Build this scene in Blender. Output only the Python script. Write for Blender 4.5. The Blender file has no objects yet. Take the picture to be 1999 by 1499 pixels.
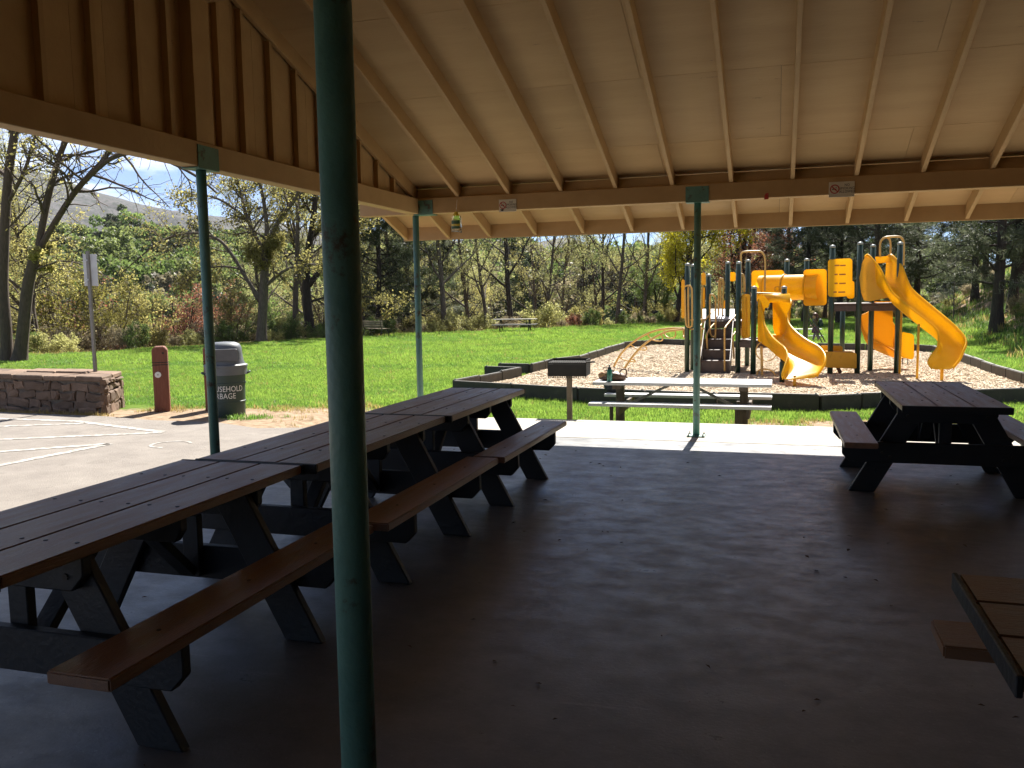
import bpy, bmesh, math, random
import numpy as np
from mathutils import Vector, Matrix

R_ = math.radians
random.seed(7)
RNG = np.random.default_rng(11)
sc = bpy.context.scene
C = sc.collection

# ------------------------------------------------------------------ camera
CAMZ = 1.60
FPX, IW, IH = 1677.487, 1999.0, 1499.0
YAW, PITCH, ROLL = R_(17.24625), R_(-5.77627), R_(-0.88295)
_f = np.array([-math.sin(YAW)*math.cos(PITCH), math.cos(YAW)*math.cos(PITCH), math.sin(PITCH)])
_r0 = np.array([math.cos(YAW), math.sin(YAW), 0.0]); _u0 = np.cross(_r0, _f)
_r = _r0*math.cos(ROLL) + _u0*math.sin(ROLL); _u = -_r0*math.sin(ROLL) + _u0*math.cos(ROLL)
cam_d = bpy.data.cameras.new("camera"); cam = bpy.data.objects.new("camera", cam_d); C.objects.link(cam)
cam_d.sensor_width = 36.0; cam_d.sensor_fit = 'HORIZONTAL'; cam_d.lens = 36.0*FPX/IW
cam_d.clip_start = 0.05; cam_d.clip_end = 12000
cam.matrix_world = Matrix(((_r[0], _u[0], -_f[0], 0), (_r[1], _u[1], -_f[1], 0), (_r[2], _u[2], -_f[2], CAMZ), (0, 0, 0, 1)))
sc.camera = cam

# ------------------------------------------------------------------ sky, sun, exposure
SUN_EL, SUN_AZ = R_(48.8), R_(1.0)
world = bpy.data.worlds.new("World"); sc.world = world; world.use_nodes = True
wn = world.node_tree; wn.nodes.clear()
def wnode(t, **k):
    n = wn.nodes.new(t)
    for a, b in k.items(): setattr(n, a, b)
    return n
sky = wnode('ShaderNodeTexSky', sky_type='NISHITA'); sky.sun_disc = False
sky.sun_elevation = SUN_EL; sky.sun_rotation = SUN_AZ; sky.altitude = 3000; sky.air_density = 0.6; sky.dust_density = 0.0; sky.ozone_density = 4.0
tc = wnode('ShaderNodeTexCoord'); mp = wnode('ShaderNodeMapping'); mp.inputs['Scale'].default_value = (1.0, 1.0, 3.2)
mp.inputs['Location'].default_value = (1.35, 0.6, 0.2)
nz = wnode('ShaderNodeTexNoise'); nz.inputs['Scale'].default_value = 2.6; nz.inputs['Detail'].default_value = 9; nz.inputs['Roughness'].default_value = 0.58
rp = wnode('ShaderNodeValToRGB'); rp.color_ramp.elements[0].position = 0.53; rp.color_ramp.elements[1].position = 0.66
mx = wnode('ShaderNodeMix', data_type='RGBA'); mx.inputs['B'].default_value = (11.0, 11.2, 11.6, 1)
bg = wnode('ShaderNodeBackground'); bg.inputs['Strength'].default_value = 0.06
wo = wnode('ShaderNodeOutputWorld')
wn.links.new(tc.outputs['Generated'], mp.inputs['Vector']); wn.links.new(mp.outputs['Vector'], nz.inputs['Vector'])
wn.links.new(nz.outputs['Fac'], rp.inputs['Fac']); wn.links.new(rp.outputs['Color'], mx.inputs['Factor'])
wn.links.new(sky.outputs['Color'], mx.inputs['A']); wn.links.new(mx.outputs['Result'], bg.inputs['Color'])
wn.links.new(bg.outputs['Background'], wo.inputs['Surface'])
sun_d = bpy.data.lights.new("sun", 'SUN'); sun = bpy.data.objects.new("sun", sun_d); C.objects.link(sun)
sun_d.energy = 5.0; sun_d.angle = R_(0.53); sun_d.color = (1.0, 0.95, 0.86)
_S = Vector((math.sin(SUN_AZ)*math.cos(SUN_EL), math.cos(SUN_AZ)*math.cos(SUN_EL), math.sin(SUN_EL)))
sun.rotation_euler = (-_S).to_track_quat('-Z', 'Y').to_euler(); sun.location = (0, 30, 60)
sc.view_settings.view_transform = 'Standard'; sc.view_settings.look = 'None'; sc.view_settings.gamma = 1.0
sc.view_settings.exposure = 1.6; sc.view_settings.use_curve_mapping = False
sc.cycles.use_denoising = True; sc.cycles.denoiser = 'OPENIMAGEDENOISE'
sc.cycles.max_bounces = 10; sc.cycles.diffuse_bounces = 5; sc.cycles.glossy_bounces = 3; sc.cycles.transmission_bounces = 4
sc.cycles.transparent_max_bounces = 8; sc.cycles.caustics_reflective = False; sc.cycles.caustics_refractive = False
sc.cycles.sample_clamp_indirect = 6.0; sc.cycles.blur_glossy = 0.5

# ------------------------------------------------------------------ helpers
def ray(px, py): return _f + _r*((px-IW/2)/FPX) - _u*((py-IH/2)/FPX)
def W(px, py, Y):
    d = ray(px, py); return Vector((d[0]*Y/d[1], Y, CAMZ + d[2]*Y/d[1]))
def G(px, py, z):
    d = ray(px, py); t = (z-CAMZ)/d[2]; return Vector((d[0]*t, d[1]*t, z))
V = Vector
def empty(name, loc=(0, 0, 0), rz=0.0):
    o = bpy.data.objects.new(name, None); C.objects.link(o); o.location = loc; o.rotation_euler = (0, 0, rz); o.empty_display_size = .2
    return o
def tag(o, label=None, cat=None, group=None, kind=None):
    if label: o['label'] = label
    if cat: o['category'] = cat
    if group: o['group'] = group
    if kind: o['kind'] = kind
    return o
def root_loc(o):
    v = Vector((0, 0, 0))
    while o is not None: v = v + o.location; o = o.parent
    return v
def new_mesh(name, verts, faces, mat, smooth=False):
    me = bpy.data.meshes.new(name); me.from_pydata(verts, [], faces); me.update()
    if mat is not None: me.materials.append(mat)
    if smooth: me.polygons.foreach_set('use_smooth', [True]*len(me.polygons))
    return me
def fast_mesh(name, v, q, mat, smooth=False):
    """v (n,3) array, q (m,k) array of k-gons"""
    me = bpy.data.meshes.new(name); m, k = q.shape
    me.vertices.add(len(v)); me.vertices.foreach_set('co', np.ascontiguousarray(v, dtype=np.float32).ravel())
    me.loops.add(m*k); me.loops.foreach_set('vertex_index', np.ascontiguousarray(q, dtype=np.int32).ravel())
    me.polygons.add(m); me.polygons.foreach_set('loop_start', np.arange(0, m*k, k, dtype=np.int32))
    me.polygons.foreach_set('use_smooth', np.full(m, smooth)); me.update(calc_edges=True)
    if mat is not None: me.materials.append(mat)
    return me
def link(name, me, parent=None):
    o = bpy.data.objects.new(name, me); C.objects.link(o)
    if parent is not None: o.parent = parent
    return o
def bevel_mesh(me, w, seg=1):
    bm = bmesh.new(); bm.from_mesh(me); bmesh.ops.remove_doubles(bm, verts=bm.verts, dist=1e-5)
    ed = [e for e in bm.edges if len(e.link_faces) == 2 and e.calc_face_angle(0) > 0.5]
    bmesh.ops.bevel(bm, geom=ed, offset=w, segments=seg, affect='EDGES', clamp_overlap=True)
    bm.to_mesh(me); bm.free(); me.update()

class MB:
    def __init__(s): s.v = []; s.f = []
    def add(s, vs, fs):
        b = len(s.v); s.v += [tuple(x) for x in vs]; s.f += [tuple(i+b for i in f) for f in fs]; return s
    BF = [(0, 3, 2, 1), (4, 5, 6, 7), (0, 1, 5, 4), (1, 2, 6, 5), (2, 3, 7, 6), (3, 0, 4, 7)]
    def box(s, x0, x1, y0, y1, z0, z1):
        return s.add([(x0, y0, z0), (x1, y0, z0), (x1, y1, z0), (x0, y1, z0), (x0, y0, z1), (x1, y0, z1), (x1, y1, z1), (x0, y1, z1)], MB.BF)
    def obox(s, c, ax, ay, az):
        c, ax, ay, az = V(c), V(ax), V(ay), V(az)
        return s.add([c-ax-ay-az, c+ax-ay-az, c+ax+ay-az, c-ax+ay-az, c-ax-ay+az, c+ax-ay+az, c+ax+ay+az, c-ax+ay+az], MB.BF)
    def bar(s, p, q, w, h, side):
        """rectangular bar from p to q; w along `side`, h across"""
        p, q = V(p), V(q); d = (q-p); sd = V(side); dn = d.normalized(); sd = (sd - dn*sd.dot(dn)).normalized(); up = dn.cross(sd)
        return s.obox((p+q)/2, d/2, sd*(w/2), up*(h/2))
    def tube(s, pts, r, n=8, cap=True, closed=False):
        pts = [V(p) for p in pts]; m = len(pts); rr = r if isinstance(r, (list, tuple)) else [r]*m
        b = len(s.v); prev = None
        for i, p in enumerate(pts):
            if closed: t = (pts[(i+1) % m]-pts[i-1]).normalized()
            else: t = (pts[min(i+1, m-1)]-pts[max(i-1, 0)]).normalized()
            if prev is None: a = t.orthogonal().normalized()
            else: a = (prev - t*prev.dot(t)); a = a.normalized() if a.length > 1e-6 else t.orthogonal().normalized()
            prev = a; c = t.cross(a)
            for k in range(n):
                an = 2*math.pi*k/n; s.v.append(tuple(p + (a*math.cos(an) + c*math.sin(an))*rr[i]))
        for i in range(m if closed else m-1):
            j = (i+1) % m
            for k in range(n): s.f.append((b+i*n+k, b+i*n+(k+1) % n, b+j*n+(k+1) % n, b+j*n+k))
        if cap and not closed: s.f.append(tuple(b+k for k in reversed(range(n)))); s.f.append(tuple(b+(m-1)*n+k for k in range(n)))
        return s
    def lathe(s, prof, n=24, c=(0, 0, 0), a0=0.0):
        b = len(s.v)
        for (r, z) in prof:
            for k in range(n):
                an = a0+2*math.pi*k/n; s.v.append((c[0]+r*math.cos(an), c[1]+r*math.sin(an), c[2]+z))
        for i in range(len(prof)-1):
            for k in range(n): s.f.append((b+i*n+k, b+i*n+(k+1) % n, b+(i+1)*n+(k+1) % n, b+(i+1)*n+k))
        s.f.append(tuple(b+k for k in reversed(range(n)))); s.f.append(tuple(b+(len(prof)-1)*n+k for k in range(n)))
        return s
    def prism(s, poly, o, ex, ey, en):
        """polygon (2d list) in plane o+ex*u+ey*v, extruded by vector en"""
        o, ex, ey, en = V(o), V(ex), V(ey), V(en); n = len(poly); b = len(s.v)
        for (u, v) in poly: s.v.append(tuple(o+ex*u+ey*v))
        for (u, v) in poly: s.v.append(tuple(o+ex*u+ey*v+en))
        s.f.append(tuple(b+i for i in reversed(range(n)))); s.f.append(tuple(b+n+i for i in range(n)))
        for i in range(n): j = (i+1) % n; s.f.append((b+i, b+j, b+n+j, b+n+i))
        return s
    def build(s, name, mat, parent=None, bevel=0, seg=1, smooth=False, world=True):
        vs = s.v
        if parent is not None and world:
            L = root_loc(parent); vs = [(x-L.x, y-L.y, z-L.z) for x, y, z in vs]
        me = new_mesh(name, vs, s.f, mat, smooth)
        if bevel: bevel_mesh(me, bevel, seg)
        return link(name, me, parent)
def spline(pts, k=6):
    """Catmull-Rom through points"""
    P = [V(p) for p in pts]; out = []
    for i in range(len(P)-1):
        p0, p1, p2, p3 = P[max(i-1, 0)], P[i], P[i+1], P[min(i+2, len(P)-1)]
        for j in range(k):
            t = j/k; out.append(0.5*((2*p1)+(p2-p0)*t+(2*p0-5*p1+4*p2-p3)*t*t+(3*p1-p0-3*p2+p3)*t**3))
    out.append(P[-1]); return out
def copy_tree(o, parent=None):
    c = o.copy(); C.objects.link(c); c.parent = parent
    for ch in list(o.children): copy_tree(ch, c)
    return c
def text_geo(body, size):
    cu = bpy.data.curves.new('lettering', 'FONT'); cu.body = body; cu.size = size; cu.align_x = 'CENTER'; cu.align_y = 'CENTER'; cu.resolution_u = 3; cu.space_character = 1.04
    ob = bpy.data.objects.new('lettering', cu); me = bpy.data.meshes.new_from_object(ob)
    vs = [tuple(v.co) for v in me.vertices]; fs = [tuple(p.vertices) for p in me.polygons]
    bpy.data.objects.remove(ob); bpy.data.curves.remove(cu); bpy.data.meshes.remove(me); return vs, fs

# ------------------------------------------------------------------ materials
def M(name, c1, c2=None, scale=6.0, rough=0.6, rough2=None, metal=0.0, bump=0.0, bscale=60.0, stretch=(1, 1, 1), spec=0.5, detail=6.0, c3=None, s3=1.2, t3=(0.55, 0.7), rnd=0.0):
    m = bpy.data.materials.new(name); m.use_nodes = True; nt = m.node_tree; b = nt.nodes['Principled BSDF']
    N = nt.nodes.new; L = nt.links.new
    b.inputs['Roughness'].default_value = rough; b.inputs['Metallic'].default_value = metal; b.inputs['Specular IOR Level'].default_value = spec
    co = N('ShaderNodeTexCoord'); ma = N('ShaderNodeMapping'); ma.inputs['Scale'].default_value = stretch; L(co.outputs['Object'], ma.inputs['Vector'])
    if rnd:
        oi = N('ShaderNodeObjectInfo'); va = N('ShaderNodeVectorMath'); va.operation = 'SCALE'; cb = N('ShaderNodeCombineXYZ')
        L(oi.outputs['Random'], cb.inputs['X']); L(oi.outputs['Random'], cb.inputs['Y']); L(oi.outputs['Random'], cb.inputs['Z'])
        L(cb.outputs['Vector'], va.inputs[0]); va.inputs['Scale'].default_value = 37.0; L(va.outputs['Vector'], ma.inputs['Location'])
    n1 = N('ShaderNodeTexNoise'); n1.inputs['Scale'].default_value = scale; n1.inputs['Detail'].default_value = detail; n1.inputs['Roughness'].default_value = 0.62
    L(ma.outputs['Vector'], n1.inputs['Vector'])
    r1 = N('ShaderNodeValToRGB'); r1.color_ramp.elements[0].position = 0.34; r1.color_ramp.elements[1].position = 0.68
    r1.color_ramp.elements[0].color = (*c1, 1); r1.color_ramp.elements[1].color = (*(c2 or c1), 1); L(n1.outputs['Fac'], r1.inputs['Fac'])
    out = r1.outputs['Color']
    if c3:
        n3 = N('ShaderNodeTexNoise'); n3.inputs['Scale'].default_value = s3; n3.inputs['Detail'].default_value = 8; n3.inputs['Roughness'].default_value = 0.7; L(ma.outputs['Vector'], n3.inputs['Vector'])
        r3 = N('ShaderNodeValToRGB'); r3.color_ramp.elements[0].position = t3[0]; r3.color_ramp.elements[1].position = t3[1]; L(n3.outputs['Fac'], r3.inputs['Fac'])
        m3 = N('ShaderNodeMix'); m3.data_type = 'RGBA'; L(r3.outputs['Color'], m3.inputs['Factor']); L(out, m3.inputs['A']); m3.inputs['B'].default_value = (*c3, 1); out = m3.outputs['Result']
    if rnd:
        mr = N('ShaderNodeMapRange'); mr.inputs['To Min'].default_value = 1-rnd; mr.inputs['To Max'].default_value = 1+rnd; L(oi.outputs['Random'], mr.inputs['Value'])
        hv = N('ShaderNodeHueSaturation'); L(mr.outputs['Result'], hv.inputs['Value']); L(out, hv.inputs['Color']); out = hv.outputs['Color']
    L(out, b.inputs['Base Color'])
    if rough2 is not None:
        mr2 = N('ShaderNodeMapRange'); mr2.inputs['From Min'].default_value = .3; mr2.inputs['From Max'].default_value = .7
        mr2.inputs['To Min'].default_value = rough; mr2.inputs['To Max'].default_value = rough2; L(n1.outputs['Fac'], mr2.inputs['Value']); L(mr2.outputs['Result'], b.inputs['Roughness'])
    if bump:
        n2 = N('ShaderNodeTexNoise'); n2.inputs['Scale'].default_value = bscale; n2.inputs['Detail'].default_value = 5; L(ma.outputs['Vector'], n2.inputs['Vector'])
        bp = N('ShaderNodeBump'); bp.inputs['Strength'].default_value = bump; bp.inputs['Distance'].default_value = 0.02; L(n2.outputs['Fac'], bp.inputs['Height']); L(bp.outputs['Normal'], b.inputs['Normal'])
    return m
def leaf_mat(name, c1, c2, trans=0.45, rough=0.55, tcol=1.5):
    m = bpy.data.materials.new(name); m.use_nodes = True; nt = m.node_tree; N = nt.nodes.new; L = nt.links.new
    b = nt.nodes['Principled BSDF']; o = nt.nodes['Material Output']; b.inputs['Roughness'].default_value = rough; b.inputs['Specular IOR Level'].default_value = 0.35
    g = N('ShaderNodeNewGeometry'); rp = N('ShaderNodeValToRGB'); rp.color_ramp.elements[0].color = (*c1, 1); rp.color_ramp.elements[1].color = (*c2, 1)
    L(g.outputs['Random Per Island'], rp.inputs['Fac'])
    oi = N('ShaderNodeObjectInfo'); mr = N('ShaderNodeMapRange'); mr.inputs['To Min'].default_value = .8; mr.inputs['To Max'].default_value = 1.2; L(oi.outputs['Random'], mr.inputs['Value'])
    hv = N('ShaderNodeHueSaturation'); L(mr.outputs['Result'], hv.inputs['Value']); L(rp.outputs['Color'], hv.inputs['Color'])
    t = N('ShaderNodeBsdfTranslucent'); g2 = N('ShaderNodeVectorMath'); g2.operation = 'SCALE'; g2.inputs['Scale'].default_value = tcol; L(hv.outputs['Color'], g2.inputs[0])
    L(hv.outputs['Color'], b.inputs['Base Color']); L(g2.outputs['Vector'], t.inputs['Color'])
    ms = N('ShaderNodeMixShader'); ms.inputs['Fac'].default_value = trans; L(b.outputs['BSDF'], ms.inputs[1]); L(t.outputs['BSDF'], ms.inputs[2]); L(ms.outputs['Shader'], o.inputs['Surface'])
    return m
MT = {}
MT['tan'] = M('tan_painted_wood', (.42, .262, .112), (.49, .315, .142), scale=3, rough=.62, bump=.12, bscale=30, stretch=(1, 1, 1), c3=(.33, .20, .085), s3=5, t3=(.66, .8), rnd=.06)
MT['ply'] = M('tan_painted_plywood', (.46, .295, .13), (.53, .35, .165), scale=1.6, rough=.66, bump=.12, bscale=24, stretch=(.4, 2.2, 2.2), c3=(.20, .12, .055), s3=7, t3=(.665, .70), rnd=.07)
MT['green'] = M('green_painted_steel', (.085, .20, .17), (.115, .25, .21), scale=7, rough=.38, rough2=.6, bump=.18, bscale=60, c3=(.075, .06, .04), s3=9, t3=(.58, .66))
MT['trimgreen'] = M('green_drip_edge', (.05, .13, .09), (.07, .16, .11), rough=.5)
MT['steel'] = M('zinc_bolt', (.35, .34, .32), (.45, .44, .42), rough=.4, metal=.9)
MT['plank'] = M('brown_recycled_plank', (.165, .078, .036), (.235, .115, .055), scale=4, rough=.28, rough2=.5, bump=.3, bscale=38, stretch=(6, .6, 6), c3=(.23, .125, .068), s3=3.2, t3=(.60, .78), rnd=.15)
MT['black'] = M('black_recycled_plank', (.007, .007, .008), (.013, .013, .014), scale=6, rough=.5, rough2=.65, bump=.18, bscale=40)
MT['bolt'] = M('dark_bolt', (.03, .025, .02), (.05, .04, .03), rough=.5, metal=.5)
MT['greytop'] = M('weathered_aluminium_plank', (.50, .50, .50), (.60, .60, .60), scale=5, rough=.42, rough2=.55, metal=.0, bump=.06, bscale=60, stretch=(.5, 6, 6))
MT['oldwood'] = M('weathered_post_wood', (.09, .068, .05), (.16, .125, .095), scale=9, rough=.8, bump=.35, bscale=50, stretch=(5, 5, .5))
MT['rail'] = M('galvanised_pipe', (.18, .17, .15), (.25, .23, .2), rough=.5, metal=.4)
MT['redpost'] = M('red_brown_stained_post', (.17, .055, .03), (.23, .085, .05), scale=9, rough=.75, bump=.35, bscale=45, stretch=(5, 5, .5), c3=(.28, .16, .1), s3=9, t3=(.62, .75))
MT['bin'] = M('dark_green_plastic', (.028, .05, .042), (.036, .062, .052), scale=5, rough=.45, rough2=.6, bump=.05)
MT['binlid'] = M('grey_plastic_lid', (.10, .112, .125), (.135, .15, .165), scale=4, rough=.5, bump=.05)
MT['bindark'] = M('dark_flap', (.10, .105, .115), (.13, .135, .145), rough=.5)
MT['white'] = M('white_print', (.75, .75, .72), (.8, .8, .78), rough=.6)
MT['signw'] = M('sign_white', (.62, .58, .48), (.68, .64, .54), rough=.5)
MT['signr'] = M('sign_red', (.42, .03, .025), (.5, .04, .03), rough=.5)
MT['signk'] = M('sign_black', (.02, .02, .018), (.03, .03, .028), rough=.5)
MT['signback'] = M('bare_sign_back', (.50, .50, .48), (.6, .6, .58), scale=5, rough=.5, metal=.3)
MT['iron'] = M('blackened_steel', (.02, .019, .018), (.04, .036, .032), scale=12, rough=.65, rough2=.8, bump=.2, metal=.3)
MT['rust'] = M('worn_pedestal', (.20, .15, .10), (.28, .21, .15), scale=8, rough=.75, bump=.2)
MT['stone'] = M('brown_rubble_stone', (.12, .074, .047), (.20, .13, .088), scale=5, rough=.85, bump=.5, bscale=22, c3=(.19, .14, .105), s3=7, t3=(.55, .75), rnd=.3)
MT['mortar'] = M('mortar', (.10, .08, .062), (.16, .13, .10), scale=12, rough=.95, bump=.5, bscale=50)
MT['kerb'] = M('dark_plastic_kerb', (.03, .026, .02), (.05, .043, .033), scale=6, rough=.6, bump=.25, bscale=40, c3=(.09, .075, .055), s3=6, t3=(.6, .8), rnd=.15)
MT['pyellow'] = M('yellow_moulded_plastic', (.84, .54, .012), (.90, .60, .018), scale=3, rough=.32, rough2=.42, bump=.03, bscale=20, c3=(.76, .47, .02), s3=7, t3=(.62, .8))
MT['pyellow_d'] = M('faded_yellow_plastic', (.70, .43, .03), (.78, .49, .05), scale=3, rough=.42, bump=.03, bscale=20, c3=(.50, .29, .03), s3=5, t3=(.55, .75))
def add_trans(m, f):
    nt = m.node_tree; b = nt.nodes['Principled BSDF']; o = nt.nodes['Material Output']; t = nt.nodes.new('ShaderNodeBsdfTranslucent'); ms = nt.nodes.new('ShaderNodeMixShader'); ms.inputs['Fac'].default_value = f
    nt.links.new(b.inputs['Base Color'].links[0].from_socket, t.inputs['Color']); nt.links.new(b.outputs['BSDF'], ms.inputs[1]); nt.links.new(t.outputs['BSDF'], ms.inputs[2]); nt.links.new(ms.outputs['Shader'], o.inputs['Surface'])
add_trans(MT['pyellow'], .55); add_trans(MT['pyellow_d'], .42)
MT['ytube'] = M('yellow_powdercoat_tube', (.52, .31, .08), (.60, .37, .11), scale=5, rough=.38, rough2=.5, c3=(.45, .25, .08), s3=10, t3=(.6, .75))
MT['pgreen'] = M('dark_green_play_post', (.008, .028, .016), (.012, .036, .022), scale=5, rough=.33, rough2=.45)
MT['pcap'] = M('post_cap', (.22, .25, .24), (.28, .31, .3), rough=.4)
MT['deck'] = M('brown_vinyl_deck', (.05, .03, .024), (.075, .045, .034), scale=12, rough=.5, bump=.2, bscale=70)
MT['ramp'] = M('pale_vinyl_ramp', (.42, .39, .38), (.52, .49, .48), scale=6, rough=.4)
MT['leather'] = M('brown_leather', (.09, .045, .025), (.16, .08, .045), scale=9, rough=.55, bump=.3)
MT['tanfab'] = M('tan_fabric', (.30, .16, .07), (.38, .21, .10), scale=9, rough=.8, bump=.3)
MT['bottle'] = M('teal_bottle', (.01, .13, .09), (.015, .17, .12), rough=.18, spec=.6)
MT['cloth_k'] = M('black_nylon', (.015, .016, .018), (.03, .03, .034), scale=12, rough=.75, bump=.3)
MT['bagy'] = M('yellow_cap_plastic', (.55, .4, .03), (.6, .45, .05), rough=.4)
MT['bark'] = M('grey_brown_bark', (.075, .058, .044), (.15, .118, .092), scale=7, rough=.9, bump=.9, bscale=14, stretch=(3, 3, .6))
MT['barkd'] = M('dark_bark', (.028, .021, .017), (.06, .046, .036), scale=7, rough=.9, bump=.9, bscale=14, stretch=(3, 3, .6))
MT['barkr'] = M('ridged_brown_bark', (.055, .038, .028), (.115, .08, .058), scale=8, rough=.9, bump=1.0, bscale=10, stretch=(4, 4, .5))
MT['olive'] = leaf_mat('olive_spring_leaves', (.16, .145, .045), (.28, .255, .09), .58, tcol=1.8)
MT['light'] = leaf_mat('pale_green_leaves', (.20, .205, .07), (.34, .33, .14), .58, tcol=1.8)
MT['ygreen'] = leaf_mat('yellow_green_leaves', (.29, .275, .02), (.46, .41, .04), .6, tcol=1.7)
MT['ymix'] = leaf_mat('mustard_spring_leaves', (.13, .125, .03), (.24, .215, .055), .55, tcol=1.5)
MT['benchwood'] = M('sunlit_bench_wood', (.22, .17, .11), (.32, .25, .17), scale=9, rough=.8, bump=.3, bscale=40)
MT['dkgreen'] = leaf_mat('dark_needles', (.035, .05, .025), (.08, .095, .045), .35)
MT['pine2'] = leaf_mat('grey_green_needles', (.06, .075, .042), (.13, .14, .085), .4)
MT['red'] = leaf_mat('bronze_leaves', (.20, .075, .045), (.32, .15, .09), .5, tcol=1.6)
MT['brush'] = leaf_mat('dry_brush', (.22, .175, .11), (.31, .27, .16), .5)
MT['green2'] = leaf_mat('mid_green_leaves', (.08, .125, .03), (.15, .205, .06), .5)
MT['fargreen'] = leaf_mat('far_green_leaves', (.10, .135, .04), (.19, .22, .075), .5)
MT['farolive'] = leaf_mat('far_grey_leaves', (.11, .10, .065), (.17, .15, .09), .4)
MT['grass'] = leaf_mat('lawn_blades', (.115, .195, .025), (.21, .305, .055), .5, rough=.45, tcol=1.8)
MT['grass2'] = leaf_mat('darker_lawn_blades', (.07, .15, .02), (.14, .235, .045), .5, rough=.45, tcol=1.7)
MT['grassdry'] = leaf_mat('dry_grass_blades', (.24, .19, .06), (.34, .26, .10), .45)
MT['weed'] = leaf_mat('weed_leaves', (.05, .10, .015), (.09, .16, .03), .4)
# ------------------------------------------------------------------ terrain
LZ = -0.35                       # level of the lawn below the shelter floor
BED = [G(px, py, -.05) for px, py in ((886, 742), (1130, 755), (1400, 766), (1600, 770), (1680, 767), (1999, 757))] + \
      [V((4.75, 17.6, -.05)), V((4.72, 19.41, -.05)), V((4.62, 21.5, -.05)), V((4.64, 24.9, -.05)), V((4.5, 28.6, -.05)), V((4.09, 29.15, -.05)), V((1.22, 29.7, -.05)), V((-3.3, 31.9, -.05)),
       V((-4.27, 32.6, -.05)), V((-5.2, 30.2, -.05)), V((-5.3, 23.4, -.05)), V((-5.7, 22.3, -.05)), V((-5.83, 20.4, -.05)), V((-5.79, 19.33, -.05))]
EDGE = np.array([(-70, 4), (-42, 15), (-27.6, 27.2), (-18.4, 45), (-10.2, 56), (-4.1, 62), (4, 68), (30, 84)], float)
TOE = np.array([(9.5, 8), (6.6, 20), (6.2, 25.9), (6.6, 30), (7.4, 41), (7.8, 52), (9.5, 70), (15, 100), (40, 170)], float)
def sdist(x, y, P):
    """signed distance to a polyline, positive on its left side"""
    best = np.full(x.shape, 1e9); sg = np.zeros(x.shape)
    for a, b in zip(P[:-1], P[1:]):
        d = b-a; L2 = d@d; t = np.clip(((x-a[0])*d[0]+(y-a[1])*d[1])/L2, 0, 1)
        dx = x-(a[0]+t*d[0]); dy = y-(a[1]+t*d[1]); q = np.hypot(dx, dy); cr = d[0]*(y-a[1])-d[1]*(x-a[0])
        m = q < best-1e-9; best = np.where(m, q, best); sg = np.where(m, np.sign(cr), sg)
    return best*sg
def sstep(a, b, x): t = np.clip((x-a)/(b-a), 0, 1); return t*t*(3-2*t)
def vnoise(x, y, s, seed=0):
    X = x*s; Y = y*s; xi = np.floor(X).astype(int); yi = np.floor(Y).astype(int); u = X-xi; v = Y-yi; u = u*u*(3-2*u); v = v*v*(3-2*v)
    def h(i, j): n = np.sin(i*127.1+j*311.7+seed*74.7)*43758.5453; return n-np.floor(n)
    return (h(xi, yi)*(1-u)+h(xi+1, yi)*u)*(1-v)+(h(xi, yi+1)*(1-u)+h(xi+1, yi+1)*u)*v
def ground_z(x, y):
    x = np.asarray(x, float); y = np.asarray(y, float)
    z = np.full(x.shape, LZ)
    left = sstep(-5.0, -6.6, x); ramp = 1-sstep(10.6, 17.0, y)
    z = z + left*ramp*(-.03-LZ)
    z = np.where((y < 10.7) & (x > -5.2), -.42, z)
    z = z + (vnoise(x, y, .35, 3)-.5)*.05*sstep(11.5, 15, y)
    e = np.maximum(0, sdist(x, y, EDGE)); t = np.maximum(0, -sdist(x, y, TOE)-.0)*sstep(14, 24, y)
    z = z - 11*(1-np.exp(-(e/24.0)**1.5))*(1-sstep(0, 12, t))
    hill = .66*t - .40*t*np.exp(-t/4.0); hill = 34*(1-np.exp(-hill/34.0))
    z = z + hill + (vnoise(x, y, .4, 5)-.5)*.5*sstep(0, 4, t)
    return z
def hit(px, py, y0=9.0, y1=160.0):
    """first point where the sight line meets the terrain"""
    d = ray(px, py); ys = np.arange(y0, y1, .1); x = d[0]*ys/d[1]; z = CAMZ+d[2]*ys/d[1]; g = ground_z(x, ys); k = np.nonzero(z <= g)[0]
    i = k[0] if len(k) else len(ys)-1
    return V((x[i], ys[i], float(g[i])))
def in_poly(x, y, P):
    ins = np.zeros(x.shape, bool); n = len(P); j = n-1
    for i in range(n):
        xi, yi, xj, yj = P[i].x, P[i].y, P[j].x, P[j].y
        c = ((yi > y) != (yj > y)) & (x < (xj-xi)*(y-yi)/(yj-yi+1e-12)+xi); ins ^= c; j = i
    return ins
def dirt_mask(x, y):
    """bare trodden earth: beside the car park, at the slab edge, under the trees"""
    n = vnoise(x, y, 1.1, 1)*.6+vnoise(x, y, 3.1, 2)*.4
    a = (1-sstep(10.2, 11.9, y+1.6*(n-.5)))*sstep(-4.2, -5.2, x)
    a = np.maximum(a, (1-sstep(.0, 2.2, np.hypot((x+5.9)*.8, y-11.0)+1.3*(n-.5)))*1.0)
    b = (1-sstep(13.2, 14.1, y+1.1*(n-.5)))*sstep(-1.6, .4, x+1.2*(n-.5))*.95
    t = -sdist(x, y, TOE); c = sstep(.3, 2.5, t+2.5*(n-.5))*(.6*(n > .36)+.35)
    e = sdist(x, y, EDGE); d = sstep(-1.4, .2, e+2*(n-.5))
    return np.clip(np.maximum.reduce([a, b, c, d]), 0, 1)
def axis(lo, hi, step, out, n):
    mid = np.arange(lo, hi+step*.5, step); g = np.geomspace(step*1.5, out, n); return np.concatenate([lo-g[::-1], mid, hi+g])
gx = axis(-33, 16, .35, 4200, 34); gy = axis(8, 72, .4, 4200, 34)
GX, GY = np.meshgrid(gx, gy); GZ = ground_z(GX, GY); nxg, nyg = len(gx), len(gy)
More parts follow.
